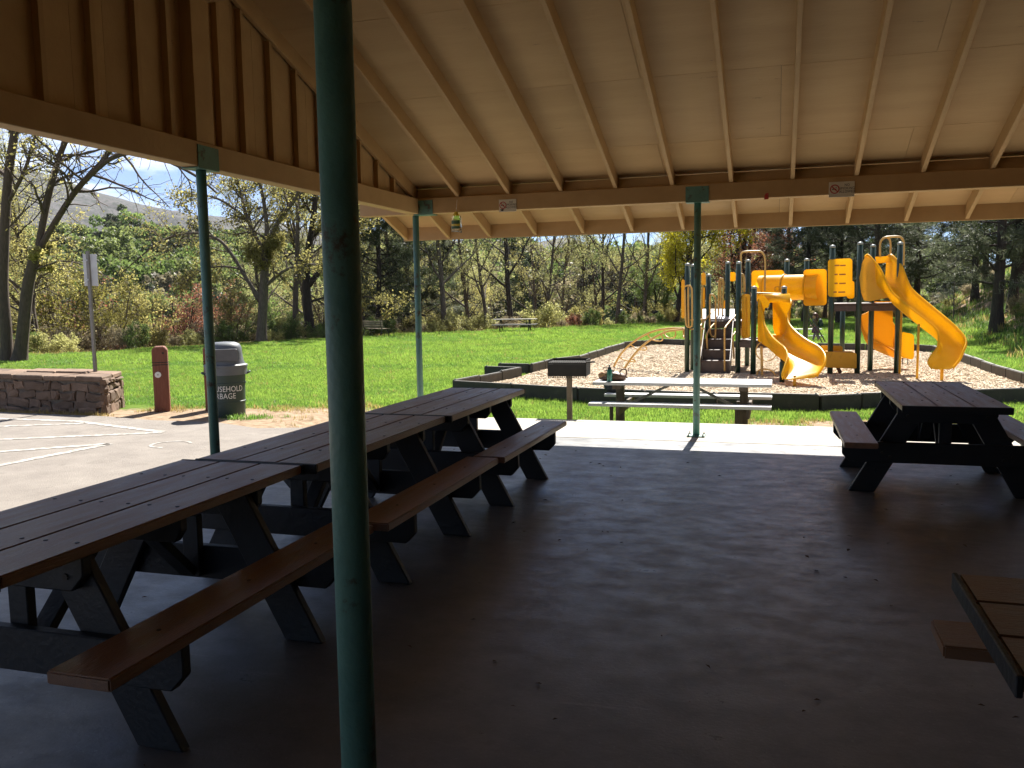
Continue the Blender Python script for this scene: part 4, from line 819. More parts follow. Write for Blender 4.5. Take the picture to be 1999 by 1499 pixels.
def trash_bin(loc, rz, label, text=True, body=None):
    t = empty('trash_bin', loc, rz); tag(t, label, 'trash bin'); BG = body or MT['bin']
    o = MB().lathe([(.232, 0), (.24, .02), (.246, .20), (.254, .205), (.254, .225), (.247, .23), (.256, .46), (.266, .465), (.266, .49), (.258, .495), (.266, .66), (.285, .665), (.285, .70), (.262, .70)], 40).build('body', BG, t, world=False)
    for p in o.data.polygons: p.use_smooth = len(p.vertices) == 4
    md = o.modifiers.new('edge', 'EDGE_SPLIT'); md.split_angle = R_(35)
    for s in (-1, 1): MB().tube(spline([(s*.262, -.05, .60), (s*.315, -.045, .625), (s*.322, 0, .632), (s*.315, .045, .625), (s*.262, .05, .60)], 4), .014, 8).build('handle', BG, t, world=False, smooth=True)
    # lid: skirt, sloping shoulders and a rounded box-like dome with a flap to the front
    sk = MB().lathe([(.288, .60), (.292, .705), (.300, .71), (.300, .735), (.27, .75), (.268, .70)], 40).build('lid_skirt', MT['binlid'], t, world=False); sk.modifiers.new('edge', 'EDGE_SPLIT').split_angle = R_(35)
    for p in sk.data.polygons: p.use_smooth = True
    m = MB(); n = 32; lv = [(.742, .268, .0), (.80, .245, .25), (.90, .232, .42), (.98, .225, .45), (1.03, .20, .45), (1.055, .14, .4), (1.062, .03, .3)]
    for (z, r, sq) in lv:
        for k in range(n):
            a = 2*math.pi*k/n; c, s = math.cos(a), math.sin(a); e = 1/((abs(c)**4+abs(s)**4)**.25); q = r*((1-sq)+sq*e); m.v.append((q*c, q*s, z))
    for i in range(len(lv)-1):
        for k in range(n): m.f.append((i*n+k, i*n+(k+1) % n, (i+1)*n+(k+1) % n, (i+1)*n+k))
    m.f.append(tuple((len(lv)-1)*n+k for k in range(n))); dm = m.build('dome', MT['binlid'], t, world=False, smooth=True)
    MB().prism([(-.165, .80), (.165, .80), (.165, .955), (.15, .97), (-.15, .97), (-.165, .955)], (0, -.262, 0), (1, 0, 0), (0, 0, 1), (0, .045, 0)).build('flap', MT['bindark'], dm, world=False, bevel=.006)
    if text:
        for body_, z, xo in (('HOUSEHOLD', .405, -.035), ('GARBAGE', .305, -.085)):
            vs, fs = text_geo(body_, .112); m = MB(); P = []
            for x, y, _ in vs: r = .2615 if z > .4 else .2565; a = (x*.80+xo)/r; P.append((r*math.sin(a), -r*math.cos(a), z+y))
            m.v = P; m.f = fs; m.build('lettering', MT['white'], t, world=False)
    return t
bl = W(440, 700, 10.45); trash_bin((bl.x, 10.45, -.03), math.atan2(-bl.x, 10.45)*-1*-1, 'dark green household garbage bin with grey domed lid, left of the shelter')
fb = G(1209.5, 630, LZ); trash_bin((fb.x, fb.y, LZ-.1), .2, 'small dark bin far off under the trees at the lawn edge', False, MT['cloth_k'])
fg = G(1281, 629, LZ); pedestal_grill((fg.x, fg.y, LZ-.25), .3, 'tiny far-off grill at the lawn edge right of the dark bin')

def bollard(loc, rz, label, disc):
    t = empty('wooden_bollard', loc, rz); tag(t, label, 'bollard', 'red-brown wooden posts edging the car park'); h, w = .98, .108
    m = MB(); m.prism([(-w, -.05), (w, -.05), (w, h-.05), (w-.04, h), (-w+.04, h), (-w, h-.05)], (0, -w, 0), (1, 0, 0), (0, 0, 1), (0, 2*w, 0)); o = m.build('post', MT['redpost'], t, world=False, bevel=.012)
    for z in (.70, .735): MB().box(-w-.002, w+.002, -w-.003, w+.003, z, z+.012).build('groove_band', MT['barkd'], t, world=False)
    if disc:
        MB().tube([(-.035, -w-.001, .56), (-.035, -w-.008, .56)], .045, 20).build('marker_disc', MT['white'], t, world=False); MB().tube([(-.035, -w-.0085, .56), (-.035, -w-.011, .56)], .009, 10).build('marker_dot', MT['rail'], t, world=False)
        MB().tube([(.05, -w-.001, .88), (.05, -w-.005, .88)], .016, 12).build('bolt_hole', MT['barkd'], t, world=False)
b1 = W(316, 760, 10.72); bollard((b1.x, 10.72, -.03), .62, 'red-brown wooden post with white disc beside the stone wall', True)
b2 = W(416, 760, 11.0); bollard((b2.x, 11.0, -.03), .5, 'red-brown wooden post hidden behind the green pole, left of the bin', False)

# stone wall: individual rubble stones with recessed mortar
wall = empty('stone_wall', (-11.3, 10.8, -.03)); tag(wall, 'low brown rubble stone wall at the edge of the car park', 'wall')
P0, P1, BK0, BK1 = V((-9.42, 10.2, 0)), V((-14.6, 10.62, 0)), V((-9.88, 11.08, 0)), V((-15.0, 11.5, 0)); WH = .50
core = MB(); core.prism([(P1.x, P1.y+.012), (P0.x-.014, P0.y+.012), (BK0.x-.014, BK0.y-.03), (BK1.x, BK1.y-.05)], (0, 0, -.12), (1, 0, 0), (0, 1, 0), (0, 0, WH+.10)); core.build('mortar_core', MT['mortar'], wall)
gg = random.Random(3)
def stone(c, u, n, w, h, dth):
    """irregular block: u along the face, n outward"""
    up = V((0, 0, 1)); k = 7; pts = []
    base = [(-1, -1), (-.15, -1.05), (1, -.95), (1.04, .1), (.95, 1), (.1, 1.05), (-1, .95)]
    m = MB(); j = lambda a: gg.uniform(-a, a)
    B = [(x*w/2+j(.022), y*h/2+j(.02)) for x, y in base]
    for (x, y) in B: pts.append(c+u*x+up*y-n*.06)
    for (x, y) in B: pts.append(c+u*x*.97+up*y*.96+n*(dth*.55+j(.006)))
    for (x, y) in B: pts.append(c+u*x*.72+up*y*.70+n*(dth+j(.012)))
    m.v = [tuple(p) for p in pts]; m.f = [tuple(2*k+i for i in range(k))]
    for r in range(2):
        for i in range(k): q = (i+1) % k; m.f.append((r*k+i, r*k+q, (r+1)*k+q, (r+1)*k+i))
    m.build('stone', MT['stone'], wall)
def face_stones(a, b):
    u = (b-a).normalized(); n = V((u.y, -u.x, 0)); L_ = (b-a).length; z = -.08; row = 0
    while z < WH-.08:
        h = gg.uniform(.09, .21); h = min(h, WH-.035-z); x = -gg.uniform(0, .2)
        while x < L_:
            w = gg.uniform(.11, .52); x1 = min(x+w, L_); xa = max(x, 0)
            if x1-xa > .05: stone(a+u*((xa+x1)/2)+V((0, 0, z+h/2+gg.uniform(-.018, .018))), (u+V((0, 0, gg.uniform(-.12, .12)))).normalized(), n, x1-xa-.010+gg.uniform(-.02, .015), h-.006+gg.uniform(-.03, .02), gg.uniform(.008, .035))
            x += w
        z += h; row += 1
face_stones(P1+V((0, 0, 0)), P0); face_stones(P0, BK0)
x = 0; u = (P1-P0).normalized(); L_ = (P1-P0).length
while x < L_:        # cap stones, two deep
    w = gg.uniform(.35, .7); x1 = min(x+w, L_)
    for (f0, f1) in ((-.04, .5), (.5, 1.04)):
        q = []
        for (t_, f_) in ((x/L_, f0), (x1/L_, f0), (x1/L_, f1), (x/L_, f1)):
            p = P0.lerp(P1, t_).lerp(BK0.lerp(BK1, t_), f_); q.append((p.x+gg.uniform(-.012, .012), p.y+gg.uniform(-.012, .012)))
        zt = WH+.035+gg.uniform(-.012, .018); m = MB(); c = (sum(a for a, _ in q)/4, sum(b for _, b in q)/4); q = [(c[0]+(a-c[0])*.975, c[1]+(b-c[1])*.975) for a, b in q]; q = q[::-1]
        m.prism(q, (0, 0, WH-.045), (1, 0, 0), (0, 1, 0), (0, 0, zt-WH+.045)); m.build('cap_stone', MT['stone'], wall, bevel=.014)
    x = x1
# sign seen from behind, its post set in the wall
sb = W(186, 722, 10.95); stp = W(171, 490, 10.95); sg = empty('road_sign', (sb.x, sb.y, WH)); tag(sg, 'leaning sign seen from its bare back, post set in the stone wall', 'sign')
MB().bar((sb.x, sb.y, WH-.05), (stp.x, stp.y, stp.z), .05, .035, (1, 0, 0)).build('post', MT['rail'], sg)
lean = (stp-sb).normalized(); ct = W(172.5, 527, 10.92); u = V((.93, .36, 0)); u = (u-lean*u.dot(lean)).normalized(); nn = lean.cross(u).normalized()
MB().obox(ct+V((0, .045, 0)), u*.105, lean*.245, nn*.002).build('plate', MT['signback'], sg, bevel=.001)
for q in (-.15, .15): MB().obox(ct+lean*q-V((0, .03, 0)), u*.02, lean*.012, nn*.012).build('bolt_clip', MT['steel'], sg)

# no-smoking boards on the back beam
def no_smoking(px, py, w, h, label, peel):
    c = W(px, py, YB-.078); t = empty('no_smoking_sign', c); tag(t, label, 'sign', 'no smoking boards on the back beam')
    MB().box(-w/2, w/2, -.003, .004, -h/2, h/2).build('board', MT['signw'], t, world=False, bevel=.001)
    r = h*.30; cx = -w*.27; rg = MB(); n = 28
    for i in range(n):
        a0, a1 = 2*math.pi*i/n, 2*math.pi*(i+1)/n; rg.add([(cx+r*q*math.cos(a), -.0045, r*q*math.sin(a)+h*.03) for q, a in ((1, a0), (1, a1), (.78, a1), (.78, a0))], [(0, 1, 2, 3)])
    d = V((.707, 0, -.707)); e = V((.707, 0, .707)); o_ = V((cx, -.0048, h*.03)); rg.add([o_-d*r*.85-e*r*.11, o_+d*r*.85-e*r*.11, o_+d*r*.85+e*r*.11, o_-d*r*.85+e*r*.11], [(0, 1, 2, 3)])
    rg.build('red_ring', MT['signr'], t, world=False)
    cg = MB(); cg.add([(cx-r*.55, -.0042, h*.0), (cx+r*.35, -.0042, h*.0), (cx+r*.35, -.0042, h*.055), (cx-r*.55, -.0042, h*.055)], [(0, 1, 2, 3)]); cg.add([(cx+r*.15, -.0042, h*.10), (cx+r*.25, -.0042, h*.10), (cx+r*.42, -.0042, h*.17), (cx+r*.3, -.0042, h*.17)], [(0, 1, 2, 3)]); cg.build('cigarette', MT['signk'], t, world=False)
    for body, z in (('NO', .27), ('SMOKING', .055), ('ALLOWED', -.16)):
        vs, fs = text_geo(body, h*.235); m = MB(); m.v = [(x*.86+w*.21, -.0045, y+h*z) for x, y, _ in vs]; m.f = fs; m.build('lettering', MT['signk'], t, world=False)
    if peel: MB().add([(-w*.42, -.006, -h*.30), (-w*.22, -.006, -h*.27), (-w*.26, -.008, -h*.46), (-w*.40, -.006, -h*.40)], [(0, 1, 2, 3)]).build('dark_tape', MT['signk'], t, world=False)
no_smoking(991, 401, .212, .142, 'no smoking board with a dark tape patch, left end of the back beam', True); no_smoking(1643, 369.5, .252, .158, 'no smoking board on the back beam right of the middle pole', False)
tp = W(1496, 383, YB-.0725); t = empty('tape_scrap', tp); tag(t, 'scrap of red tape stuck on the back beam right of the middle pole', 'tape'); MB().add([(-.022, 0, -.035), (.024, 0, -.03), (.02, -.004, .036), (-.006, 0, .03), (-.018, -.003, .01)], [(0, 1, 2, 3, 4)]).build('tape', MT['signr'], t, world=False)
# hanging fly-trap bag
c = W(890.5, 418, YB-.13); t = empty('fly_trap', c); tag(t, 'fly-trap bag with yellow cap and green label hanging from the beam', 'fly trap')
MB().lathe([(.03, 0), (.036, .004), (.036, .02), (.024, .026), (.02, .045), (.012, .05)], 20, (0, 0, -.02)).build('cap', MT['bagy'], t, world=False, smooth=False)
MB().tube([(0, 0, .03), (.004, 0, .08), (0, .04, .17)], .0025, 6).build('string', MT['white'], t, world=False)
bag = MB(); n = 14; lv = [(-.018, .05, .012), (-.05, .062, .022), (-.10, .064, .03), (-.16, .066, .034), (-.195, .067, .022), (-.206, .066, .004)]
for z, rx, ry in lv:
    for k in range(n): a = 2*math.pi*k/n; bag.v.append((rx*math.copysign(abs(math.cos(a))**.7, math.cos(a))+.002, ry*math.sin(a), z-.06*max(0, math.cos(a))*(z < -.19)*.3))
for i in range(len(lv)-1):
    for k in range(n): bag.f.append((i*n+k, (i+1)*n+k, (i+1)*n+(k+1) % n, i*n+(k+1) % n))
gm = M('clear_plastic_bag', (.75, .72, .6), (.8, .78, .66), rough=.15); gm.node_tree.nodes['Principled BSDF'].inputs['Transmission Weight'].default_value = .8
bo = bag.build('bag', gm, t, world=False, smooth=True)
for z0, z1, mt in ((-.075, -.115, M('bag_dark_green', (.03, .08, .03), (.05, .11, .04), rough=.5)), (-.117, -.140, MT['bagy']), (-.142, -.172, bpy.data.materials['bag_dark_green'])):
    m = MB()
    for i in range(6):
        a0, a1 = -2.45+i*.29, -2.45+(i+1)*.29; m.add([(.068*math.cos(a0), .038*math.sin(a0), z0), (.068*math.cos(a1), .038*math.sin(a1), z0), (.068*math.cos(a1), .038*math.sin(a1), z1), (.068*math.cos(a0), .038*math.sin(a0), z1)], [(0, 3, 2, 1)])
    m.build('label_band', mt, bo, world=False)

# things on the pale table
tz = .386; bp = W(1190, 738, 12.02)
t = empty('water_bottle', (bp.x, 12.02, tz)); tag(t, 'teal green water bottle standing on the pale picnic table', 'bottle')
MB().lathe([(.034, 0), (.037, .006), (.037, .15), (.034, .165), (.022, .178)], 24).build('body', MT['bottle'], t, world=False, smooth=True); MB().lathe([(.026, .176), (.026, .20), (.02, .204)], 20).build('lid', MT['cloth_k'], t, world=False); MB().lathe([(.012, .203), (.012, .222), (.016, .225), (.014, .24)], 14).build('spout', MT['pcap'], t, world=False)
MB().tube(spline([(-.03, 0, .198), (-.07, 0, .205), (-.09, .01, .18)], 4), .005, 6).build('strap', MT['cloth_k'], t, world=False)
def lump(name, mat, parent, c, rx, ry, rz, seed, amp=.22, world=False, n=18, m_=12, fl=True):
    g = random.Random(seed); ph = [(g.uniform(0, 6.28), g.uniform(1, 4), g.uniform(1, 4), g.uniform(.3, 1)) for _ in range(6)]; v = []; f = []
    for i in range(m_+1):
        th = math.pi*i/m_
        for k in range(n):
            a = 2*math.pi*k/n; d = V((math.sin(th)*math.cos(a), math.sin(th)*math.sin(a), math.cos(th))); s = 1+amp*sum(w*math.sin(p+q*d.x*2+r*d.y*2+q*d.z) for p, q, r, w in ph)/4
            p = V((c[0]+rx*s*d.x, c[1]+ry*s*d.y, c[2]+rz*s*d.z)); p.z = max(p.z, 0.003) if fl else p.z; v.append(tuple(p))
    for i in range(m_):
        for k in range(n): f.append((i*n+k, (i+1)*n+k, (i+1)*n+(k+1) % n, i*n+(k+1) % n))
    m = MB(); m.v = v; m.f = f; return m.build(name, mat, parent, world=world, smooth=True)
bg_ = W(1197, 735, 12.18); t = empty('shoulder_bag', (bg_.x, 12.18, tz)); tag(t, 'slumped brown leather bag lying behind the teal bottle', 'bag')
lump('bag_body', MT['leather'], t, (0, 0, .05), .20, .11, .075, 5, .3); lump('flap', MT['tanfab'], t, (-.13, -.02, .07), .085, .07, .06, 8, .3)
MB().tube(spline([(.02, 0, .11), (.08, 0, .10), (.12, -.02, .15), (.17, -.01, .165), (.195, 0, .12), (.185, 0, .06), (.21, 0, .03)], 5), .010, 8).build('strap', MT['leather'], t, world=False, smooth=True)
MB().tube(spline([(-.15, 0, .11), (-.09, -.01, .145), (-.02, -.01, .15), (.03, 0, .12)], 5), .009, 8).build('strap', MT['leather'], t, world=False, smooth=True)
bk = W(1196, 760, 13.0); t = empty('backpack', (bk.x, 13.02, .111)); tag(t, 'black backpack with a grey patch on the far bench of the pale table', 'backpack')
lump('pack_body', MT['cloth_k'], t, (0, 0, .13), .14, .10, .15, 12, .14); MB().box(-.05, .0, -.112, -.104, .10, .20).build('patch', MT['signback'], t, world=False, bevel=.003); lump('pocket', MT['cloth_k'], t, (.0, -.08, .08), .10, .05, .07, 14, .12)
MB().tube(spline([(.08, -.03, .24), (.15, -.05, .18), (.16, -.05, .08), (.11, -.04, .02)], 5), .012, 8).build('strap', MT['cloth_k'], t, world=False, smooth=True)

# far bench and far picnic table on the lawn
t = empty('park_bench', (*G(735, 658, LZ).xy, LZ), R_(-22)); tag(t, 'wooden slatted park bench at the left lawn edge, facing the trees', 'bench')
for i in range(4): MB().box(-.82, .82, -.04-i*.105+.16, .05-i*.105+.16, .425, .455).build('seat_slat', MT['benchwood'], t, world=False)
for i in range(3): MB().obox((0, -.26-.02*i, .56+.115*i), (.82, 0, 0), (0, .014, .004), (0, -.012, .048)).build('back_slat', MT['benchwood'], t, world=False)
for x in (-.66, .66): MB().tube(spline([(x, .22, 0), (x, .2, .3), (x, .16, .415), (x, -.1, .42), (x, -.24, .5), (x, -.31, .88)], 4), .025, 8).build('frame', MT['iron'], t, world=False); MB().tube([(x, -.34, 0), (x, -.2, .42)], .025, 8).build('leg', MT['iron'], t, world=False)
t = empty('park_table', (*G(1006, 649, LZ).xy, LZ), R_(10)); tag(t, 'far picnic table alone in the middle of the lawn', 'picnic table')
for i in (-1, 0, 1): MB().box(-1.2, 1.2, i*.24-.117, i*.24+.117, .71, .75).build('top_plank', MT['rail'], t, world=False)
for s in (-1, 1): MB().box(-1.2, 1.2, s*.66-.12, s*.66+.12, .42, .46).build('bench_plank', MT['rail'], t, world=False)
for x in (-.8, .8):
    for s in (-1, 1): MB().tube([(x, s*.62, .0), (x, s*.2, .70)], .03, 8).build('leg', MT['iron'], t, world=False)
    MB().tube([(x, -.7, .40), (x, .7, .40)], .03, 8).build('bench_support', MT['iron'], t, world=False)
    MB().tube([(x, 0, .40), (x*.25, 0, .70)], .022, 8).build('brace', MT['iron'], t, world=False)
fq = G(1577, 662, LZ); t = empty('park_bench', (fq.x, fq.y, LZ), R_(4)); tag(t, 'pale low bench behind the play structure, beside the child', 'bench')
MB().box(-.55, .55, -.17, .17, .40, .44).build('seat', MT['greytop'], t, world=False); MB().box(-.55, .55, -.6, -.45, .14, .18).build('foot_plank', MT['greytop'], t, world=False)
for x in (-.4, .4): MB().box(x-.03, x+.03, -.58, .15, .0, .139).build('support', MT['oldwood'], t, world=False); MB().box(x-.03, x+.03, -.08, .08, .14, .399).build('leg', MT['oldwood'], t, world=False)

# ------------------------------------------------------------------ child with a backpack behind the play structure
def skin_body(name, joints, edges, mat, parent, sub=2):
    me = bpy.data.meshes.new(name); me.from_pydata([j[0] for j in joints], edges, []); me.update(); o = bpy.data.objects.new(name, me); C.objects.link(o)
    bm2 = bmesh.new(); bm2.from_mesh(me); sl = bm2.verts.layers.skin.verify(); bm2.verts.ensure_lookup_table()
    for v, j in zip(bm2.verts, joints): r = j[1]; v[sl].radius = (r, r) if not isinstance(r, tuple) else r
    bm2.verts[0][sl].use_root = True; bm2.to_mesh(me); bm2.free()
    o.modifiers.new('skin', 'SKIN'); s = o.modifiers.new('sub', 'SUBSURF'); s.levels = sub; s.render_levels = sub
    bpy.context.view_layer.update(); dg = bpy.context.evaluated_depsgraph_get(); nm = bpy.data.meshes.new_from_object(o.evaluated_get(dg)); bpy.data.objects.remove(o)
    nm.materials.clear(); nm.materials.append(mat); nm.polygons.foreach_set('use_smooth', [True]*len(nm.polygons)); return link(name, nm, parent)
kp = G(1592, 668, LZ); kid = empty('person', (kp.x, kp.y, LZ), R_(0)); tag(kid, 'child in brown jacket and plum skirt walking left behind the play structure', 'person')
skn = M('skin', (.50, .27, .19), (.56, .31, .22), rough=.55); jac = M('brown_jacket', (.10, .065, .035), (.15, .095, .05), rough=.85, bump=.3); ski = M('plum_skirt', (.13, .04, .08), (.18, .06, .11), rough=.85); hai = M('auburn_hair', (.09, .028, .014), (.15, .05, .025), rough=.5, scale=30); leg = M('lilac_leggings', (.25, .17, .22), (.32, .22, .28), rough=.8)
# faces -x; x forward is negative, y is depth
J = [((0, 0, .56), .085), ((-.01, 0, .68), .082), ((-.02, 0, .80), .088), ((-.025, 0, .885), .05), ((-.035, 0, .93), .036), ((-.05, 0, .985), .066), ((-.048, 0, 1.05), .076), ((-.045, 0, 1.095), .058),
     ((-.02, -.105, .845), .038), ((-.06, -.125, .71), .031), ((-.16, -.10, .65), .024), ((-.195, -.095, .645), .022), ((-.02, .105, .845), .038), ((.01, .13, .71), .031), ((-.06, .12, .60), .024), ((-.085, .115, .585), .022),
     ((.0, -.06, .50), .064), ((-.05, -.06, .30), .045), ((-.10, -.06, .07), .03), ((-.17, -.06, .035), .026), ((.0, .06, .50), .064), ((.05, .06, .30), .045), ((.12, .06, .09), .03), ((.06, .06, .035), .026)]
Ed = [(0, 1), (1, 2), (2, 3), (3, 4), (4, 5), (5, 6), (6, 7), (2, 8), (8, 9), (9, 10), (10, 11), (2, 12), (12, 13), (13, 14), (14, 15), (0, 16), (16, 17), (17, 18), (18, 19), (0, 20), (20, 21), (21, 22), (22, 23)]
for base, w in ((11, (-.095)), (15, (.115))):
    px, py, pz = J[base][0]
    for q in range(4): J.append(((px-.045-.004*(q % 2), py+(q-1.5)*.012, pz-.012-.008*q), .008)); Ed.append((base, len(J)-1))
    J.append(((px-.02, py, pz+.028), .008)); Ed.append((base, len(J)-1))
skin_body('body', J, Ed, skn, kid)
jk = [((.0, 0, .60), .108), ((-.01, 0, .70), .105), ((-.02, 0, .80), .102), ((-.025, 0, .875), .06), ((-.02, -.11, .845), .05), ((-.06, -.13, .71), .042), ((-.145, -.105, .655), .034), ((-.02, .11, .845), .05), ((.01, .135, .71), .042), ((-.05, .122, .61), .034)]
skin_body('jacket', jk, [(0, 1), (1, 2), (2, 3), (2, 4), (4, 5), (5, 6), (2, 7), (7, 8), (8, 9)], jac, kid)
MB().lathe([(.10, .64), (.125, .55), (.155, .44), (.165, .37), (.15, .37), (.09, .60)], 20).build('skirt', ski, kid, world=False, smooth=True)
skin_body('leggings', [((0, 0, .50), .08), ((.0, -.06, .46), .066), ((-.05, -.06, .30), .049), ((-.098, -.06, .085), .036), ((.0, .06, .46), .066), ((.05, .06, .30), .049), ((.115, .06, .10), .036)], [(0, 1), (1, 2), (2, 3), (0, 4), (4, 5), (5, 6)], leg, kid)
for x, y, z in ((-.135, -.06, .03), (.085, .06, .03)): lump('shoe', MT['cloth_k'], kid, (x, y, z+.01), .085, .038, .04, 3, .05)
h_ = lump('hair', hai, kid, (-.025, 0, 1.075), .094, .094, .085, 6, .05, fl=False); lump('hair_length', hai, kid, (.045, 0, .96), .062, .082, .15, 9, .08, fl=False)
for s in (-1, 1): lump('eye', MT['signk'], kid, (-.118, s*.026, 1.035), .007, .009, .006, 2, .0, fl=False); lump('ear', skn, kid, (-.04, s*.078, 1.02), .016, .01, .024, 2, .0, fl=False)
lump('nose', skn, kid, (-.128, 0, 1.01), .013, .011, .014, 2, .0, fl=False); lump('mouth', MT['signr'], kid, (-.112, 0, .972), .008, .02, .005, 2, .0, fl=False)
t = empty('backpack', (kp.x+.165, kp.y, LZ+.60)); tag(t, 'dark green backpack worn by the child', 'backpack'); gmt = M('dark_green_nylon', (.015, .035, .03), (.03, .06, .05), rough=.7, bump=.2)
lump('pack_body', gmt, t, (0, 0, .15), .085, .125, .175, 15, .08); lump('front_pocket', gmt, t, (.07, 0, .10), .045, .09, .085, 17, .06)
for s in (-1, 1): MB().tube(spline([(-.06, s*.07, .30), (-.16, s*.085, .33), (-.27, s*.085, .26), (-.25, s*.09, .12), (-.08, s*.08, .04)], 4), .012, 6).build('strap', gmt, t, world=False)
# ------------------------------------------------------------------ trees
def nrm(v): return v/(np.linalg.norm(v, axis=-1, keepdims=True)+1e-9)
class Tree:
    def __init__(s, seed): s.g = np.random.default_rng(seed); s.br = []; s.lf = []
    def branch(s, p, d, L, r, lv, c):
        g = s.g; n = c['seg'][lv]; pts = [np.array(p, float)]; d = nrm(np.array(d, float)); st = L/n
        for i in range(n):
            d = nrm(d+g.normal(0, c['wob'][lv], 3)+np.array([0, 0, c['trop'][lv]])); pts.append(pts[-1]+d*st)
        s.limb(np.array(pts), r, max(r*c['tap'][lv], .004), lv, c, L)
    def limb(s, pts, r0, r1, lv, c, L=None):
        g = s.g; n = len(pts)-1; s.br.append((pts, np.linspace(r0, r1, n+1), lv))
        if L is None: L = np.linalg.norm(np.diff(pts, axis=0), axis=1).sum()
        if lv >= c['last']:
            k = c['leaf']; t = g.uniform(c.get('lt0', .15), 1, k)*n; i = np.minimum(t.astype(int), n-1); f = (t-i)[:, None]
            s.lf.append(pts[i]*(1-f)+pts[i+1]*f+g.normal(0, c['spread'], (k, 3))); return
        k = c['n'][lv]; k = int(g.integers(max(1, int(k*.8)), int(k*1.2)+1)); ts = np.sort(g.uniform(c['t0'][lv], 1, k)); ph = g.uniform(0, 6.28)
        for j, t in enumerate(ts):
            i = min(int(t*n), n-1); f = t*n-i; p = pts[i]*(1-f)+pts[i+1]*f; ax = nrm(pts[i+1]-pts[i]); ph += 2.4+g.normal(0, .5)
            a = np.cross(ax, [.3, .2, 1.0] if abs(ax[2]) < .9 else [1, 0, 0]); a = nrm(a); b = np.cross(ax, a); side = a*math.cos(ph)+b*math.sin(ph)
            if 'flat' in c and lv >= 1: side = nrm(side*np.array([1, 1, c['flat']]))
            an = R_(c['ang'][lv])*g.uniform(.75, 1.25); dd = ax*math.cos(an)+side*math.sin(an)
            shape = c['shape'](t) if lv == 0 and 'shape' in c else (1-.45*t)
            rr = (r0+(r1-r0)*t); s.branch(p, dd, L*c['lr'][lv]*shape*g.uniform(.7, 1.2), max(min(rr*.62, rr*c.get('rr', .55)), .004), lv+1, c)
    def wood(s, name, mat, sides=(10, 6, 4, 3, 3)):
        V_, Q = [], []; base = 0; grp = {}
        for pts, rad, lv in s.br: grp.setdefault((len(pts), sides[min(lv, 4)]), []).append((pts, rad))
        for (n, k), L in grp.items():
            P = np.array([a for a, _ in L]); R = np.array([b for _, b in L]); T = nrm(np.gradient(P, axis=1)); ref = np.zeros_like(T); ref[..., 0] = .83; ref[..., 1] = .41; ref[..., 2] = .37
            A = nrm(np.cross(T, ref)); Bv = np.cross(T, A); an = np.arange(k)*2*math.pi/k
            ring = P[:, :, None, :]+R[:, :, None, None]*(A[:, :, None, :]*np.cos(an)[None, None, :, None]+Bv[:, :, None, :]*np.sin(an)[None, None, :, None])
            m = len(L); V_.append(ring.reshape(-1, 3)); ii = base+np.arange(m*n*k).reshape(m, n, k); j = np.roll(ii, -1, 2)
            Q.append(np.stack([ii[:, :-1], j[:, :-1], j[:, 1:], ii[:, 1:]], -1).reshape(-1, 4)); base += m*n*k
        return fast_mesh(name, np.concatenate(V_), np.concatenate(Q), mat, True)
    def leaves(s, name, mat, size, asp=.55, up=0.0, cut=None):
        P = np.concatenate(s.lf); g = s.g; n = len(P)
        if cut is not None: P = P[cut(P)]; n = len(P)
        d = g.normal(0, 1, (n, 3)); d[:, 2] += up; d = nrm(d); e = nrm(np.cross(d, g.normal(0, 1, (n, 3)))); sz = size*g.uniform(.6, 1.35, n)[:, None]
        v = np.stack([P-d*sz*.5, P+e*sz*asp*.5, P+d*sz*.5, P-e*sz*asp*.5], 1).reshape(-1, 3); q = np.arange(n*4).reshape(n, 4)
        return fast_mesh(name, v, q, mat)
CFG = {
 'slim': dict(seg=(10, 6, 5, 3), wob=(.05, .13, .2, .25), trop=(.02, .06, .03, 0), tap=(.22, .2, .25, .4), n=(22, 7, 6), t0=(.22, .2, .15), ang=(42, 45, 50), lr=(.34, .42, .42), last=3, leaf=11, spread=.13, shape=lambda t: .55+.6*math.sin(min(1, t*1.1)*math.pi)*.8),
 'broad': dict(seg=(8, 8, 6, 3), wob=(.06, .16, .22, .28), trop=(.03, .03, .02, -.02), tap=(.45, .2, .25, .4), n=(11, 10, 8), t0=(.28, .2, .12), ang=(50, 48, 52), lr=(.6, .42, .4), last=3, leaf=12, spread=.16, shape=lambda t: .7+.4*math.sin(t*math.pi)),
 'dense': dict(seg=(8, 7, 5, 3), wob=(.06, .15, .2, .28), trop=(.03, .05, .02, -.02), tap=(.35, .2, .25, .4), n=(15, 10, 8), t0=(.16, .15, .1), ang=(48, 48, 55), lr=(.46, .42, .42), last=3, leaf=26, spread=.20, shape=lambda t: .55+.6*math.sin(min(1, t+.15)*math.pi*.85)),
 'pine': dict(seg=(12, 6, 3), wob=(.02, .08, .15), trop=(.01, .02, .02), tap=(.15, .25, .5), n=(78, 13), t0=(.14, .22), ang=(78, 52), lr=(.24, .30), last=2, leaf=46, lt0=.1, spread=.10, flat=.35, rr=.28, shape=lambda t: max(.12, 1.15*(1-t)**.7*min(1, .45+t*2))),
 'shrub': dict(seg=(5, 5, 3), wob=(.12, .2, .25), trop=(.04, .03, .0), tap=(.4, .3, .4), n=(9, 8), t0=(.15, .1), ang=(45, 50), lr=(.55, .42), last=2, leaf=14, spread=.07),
}
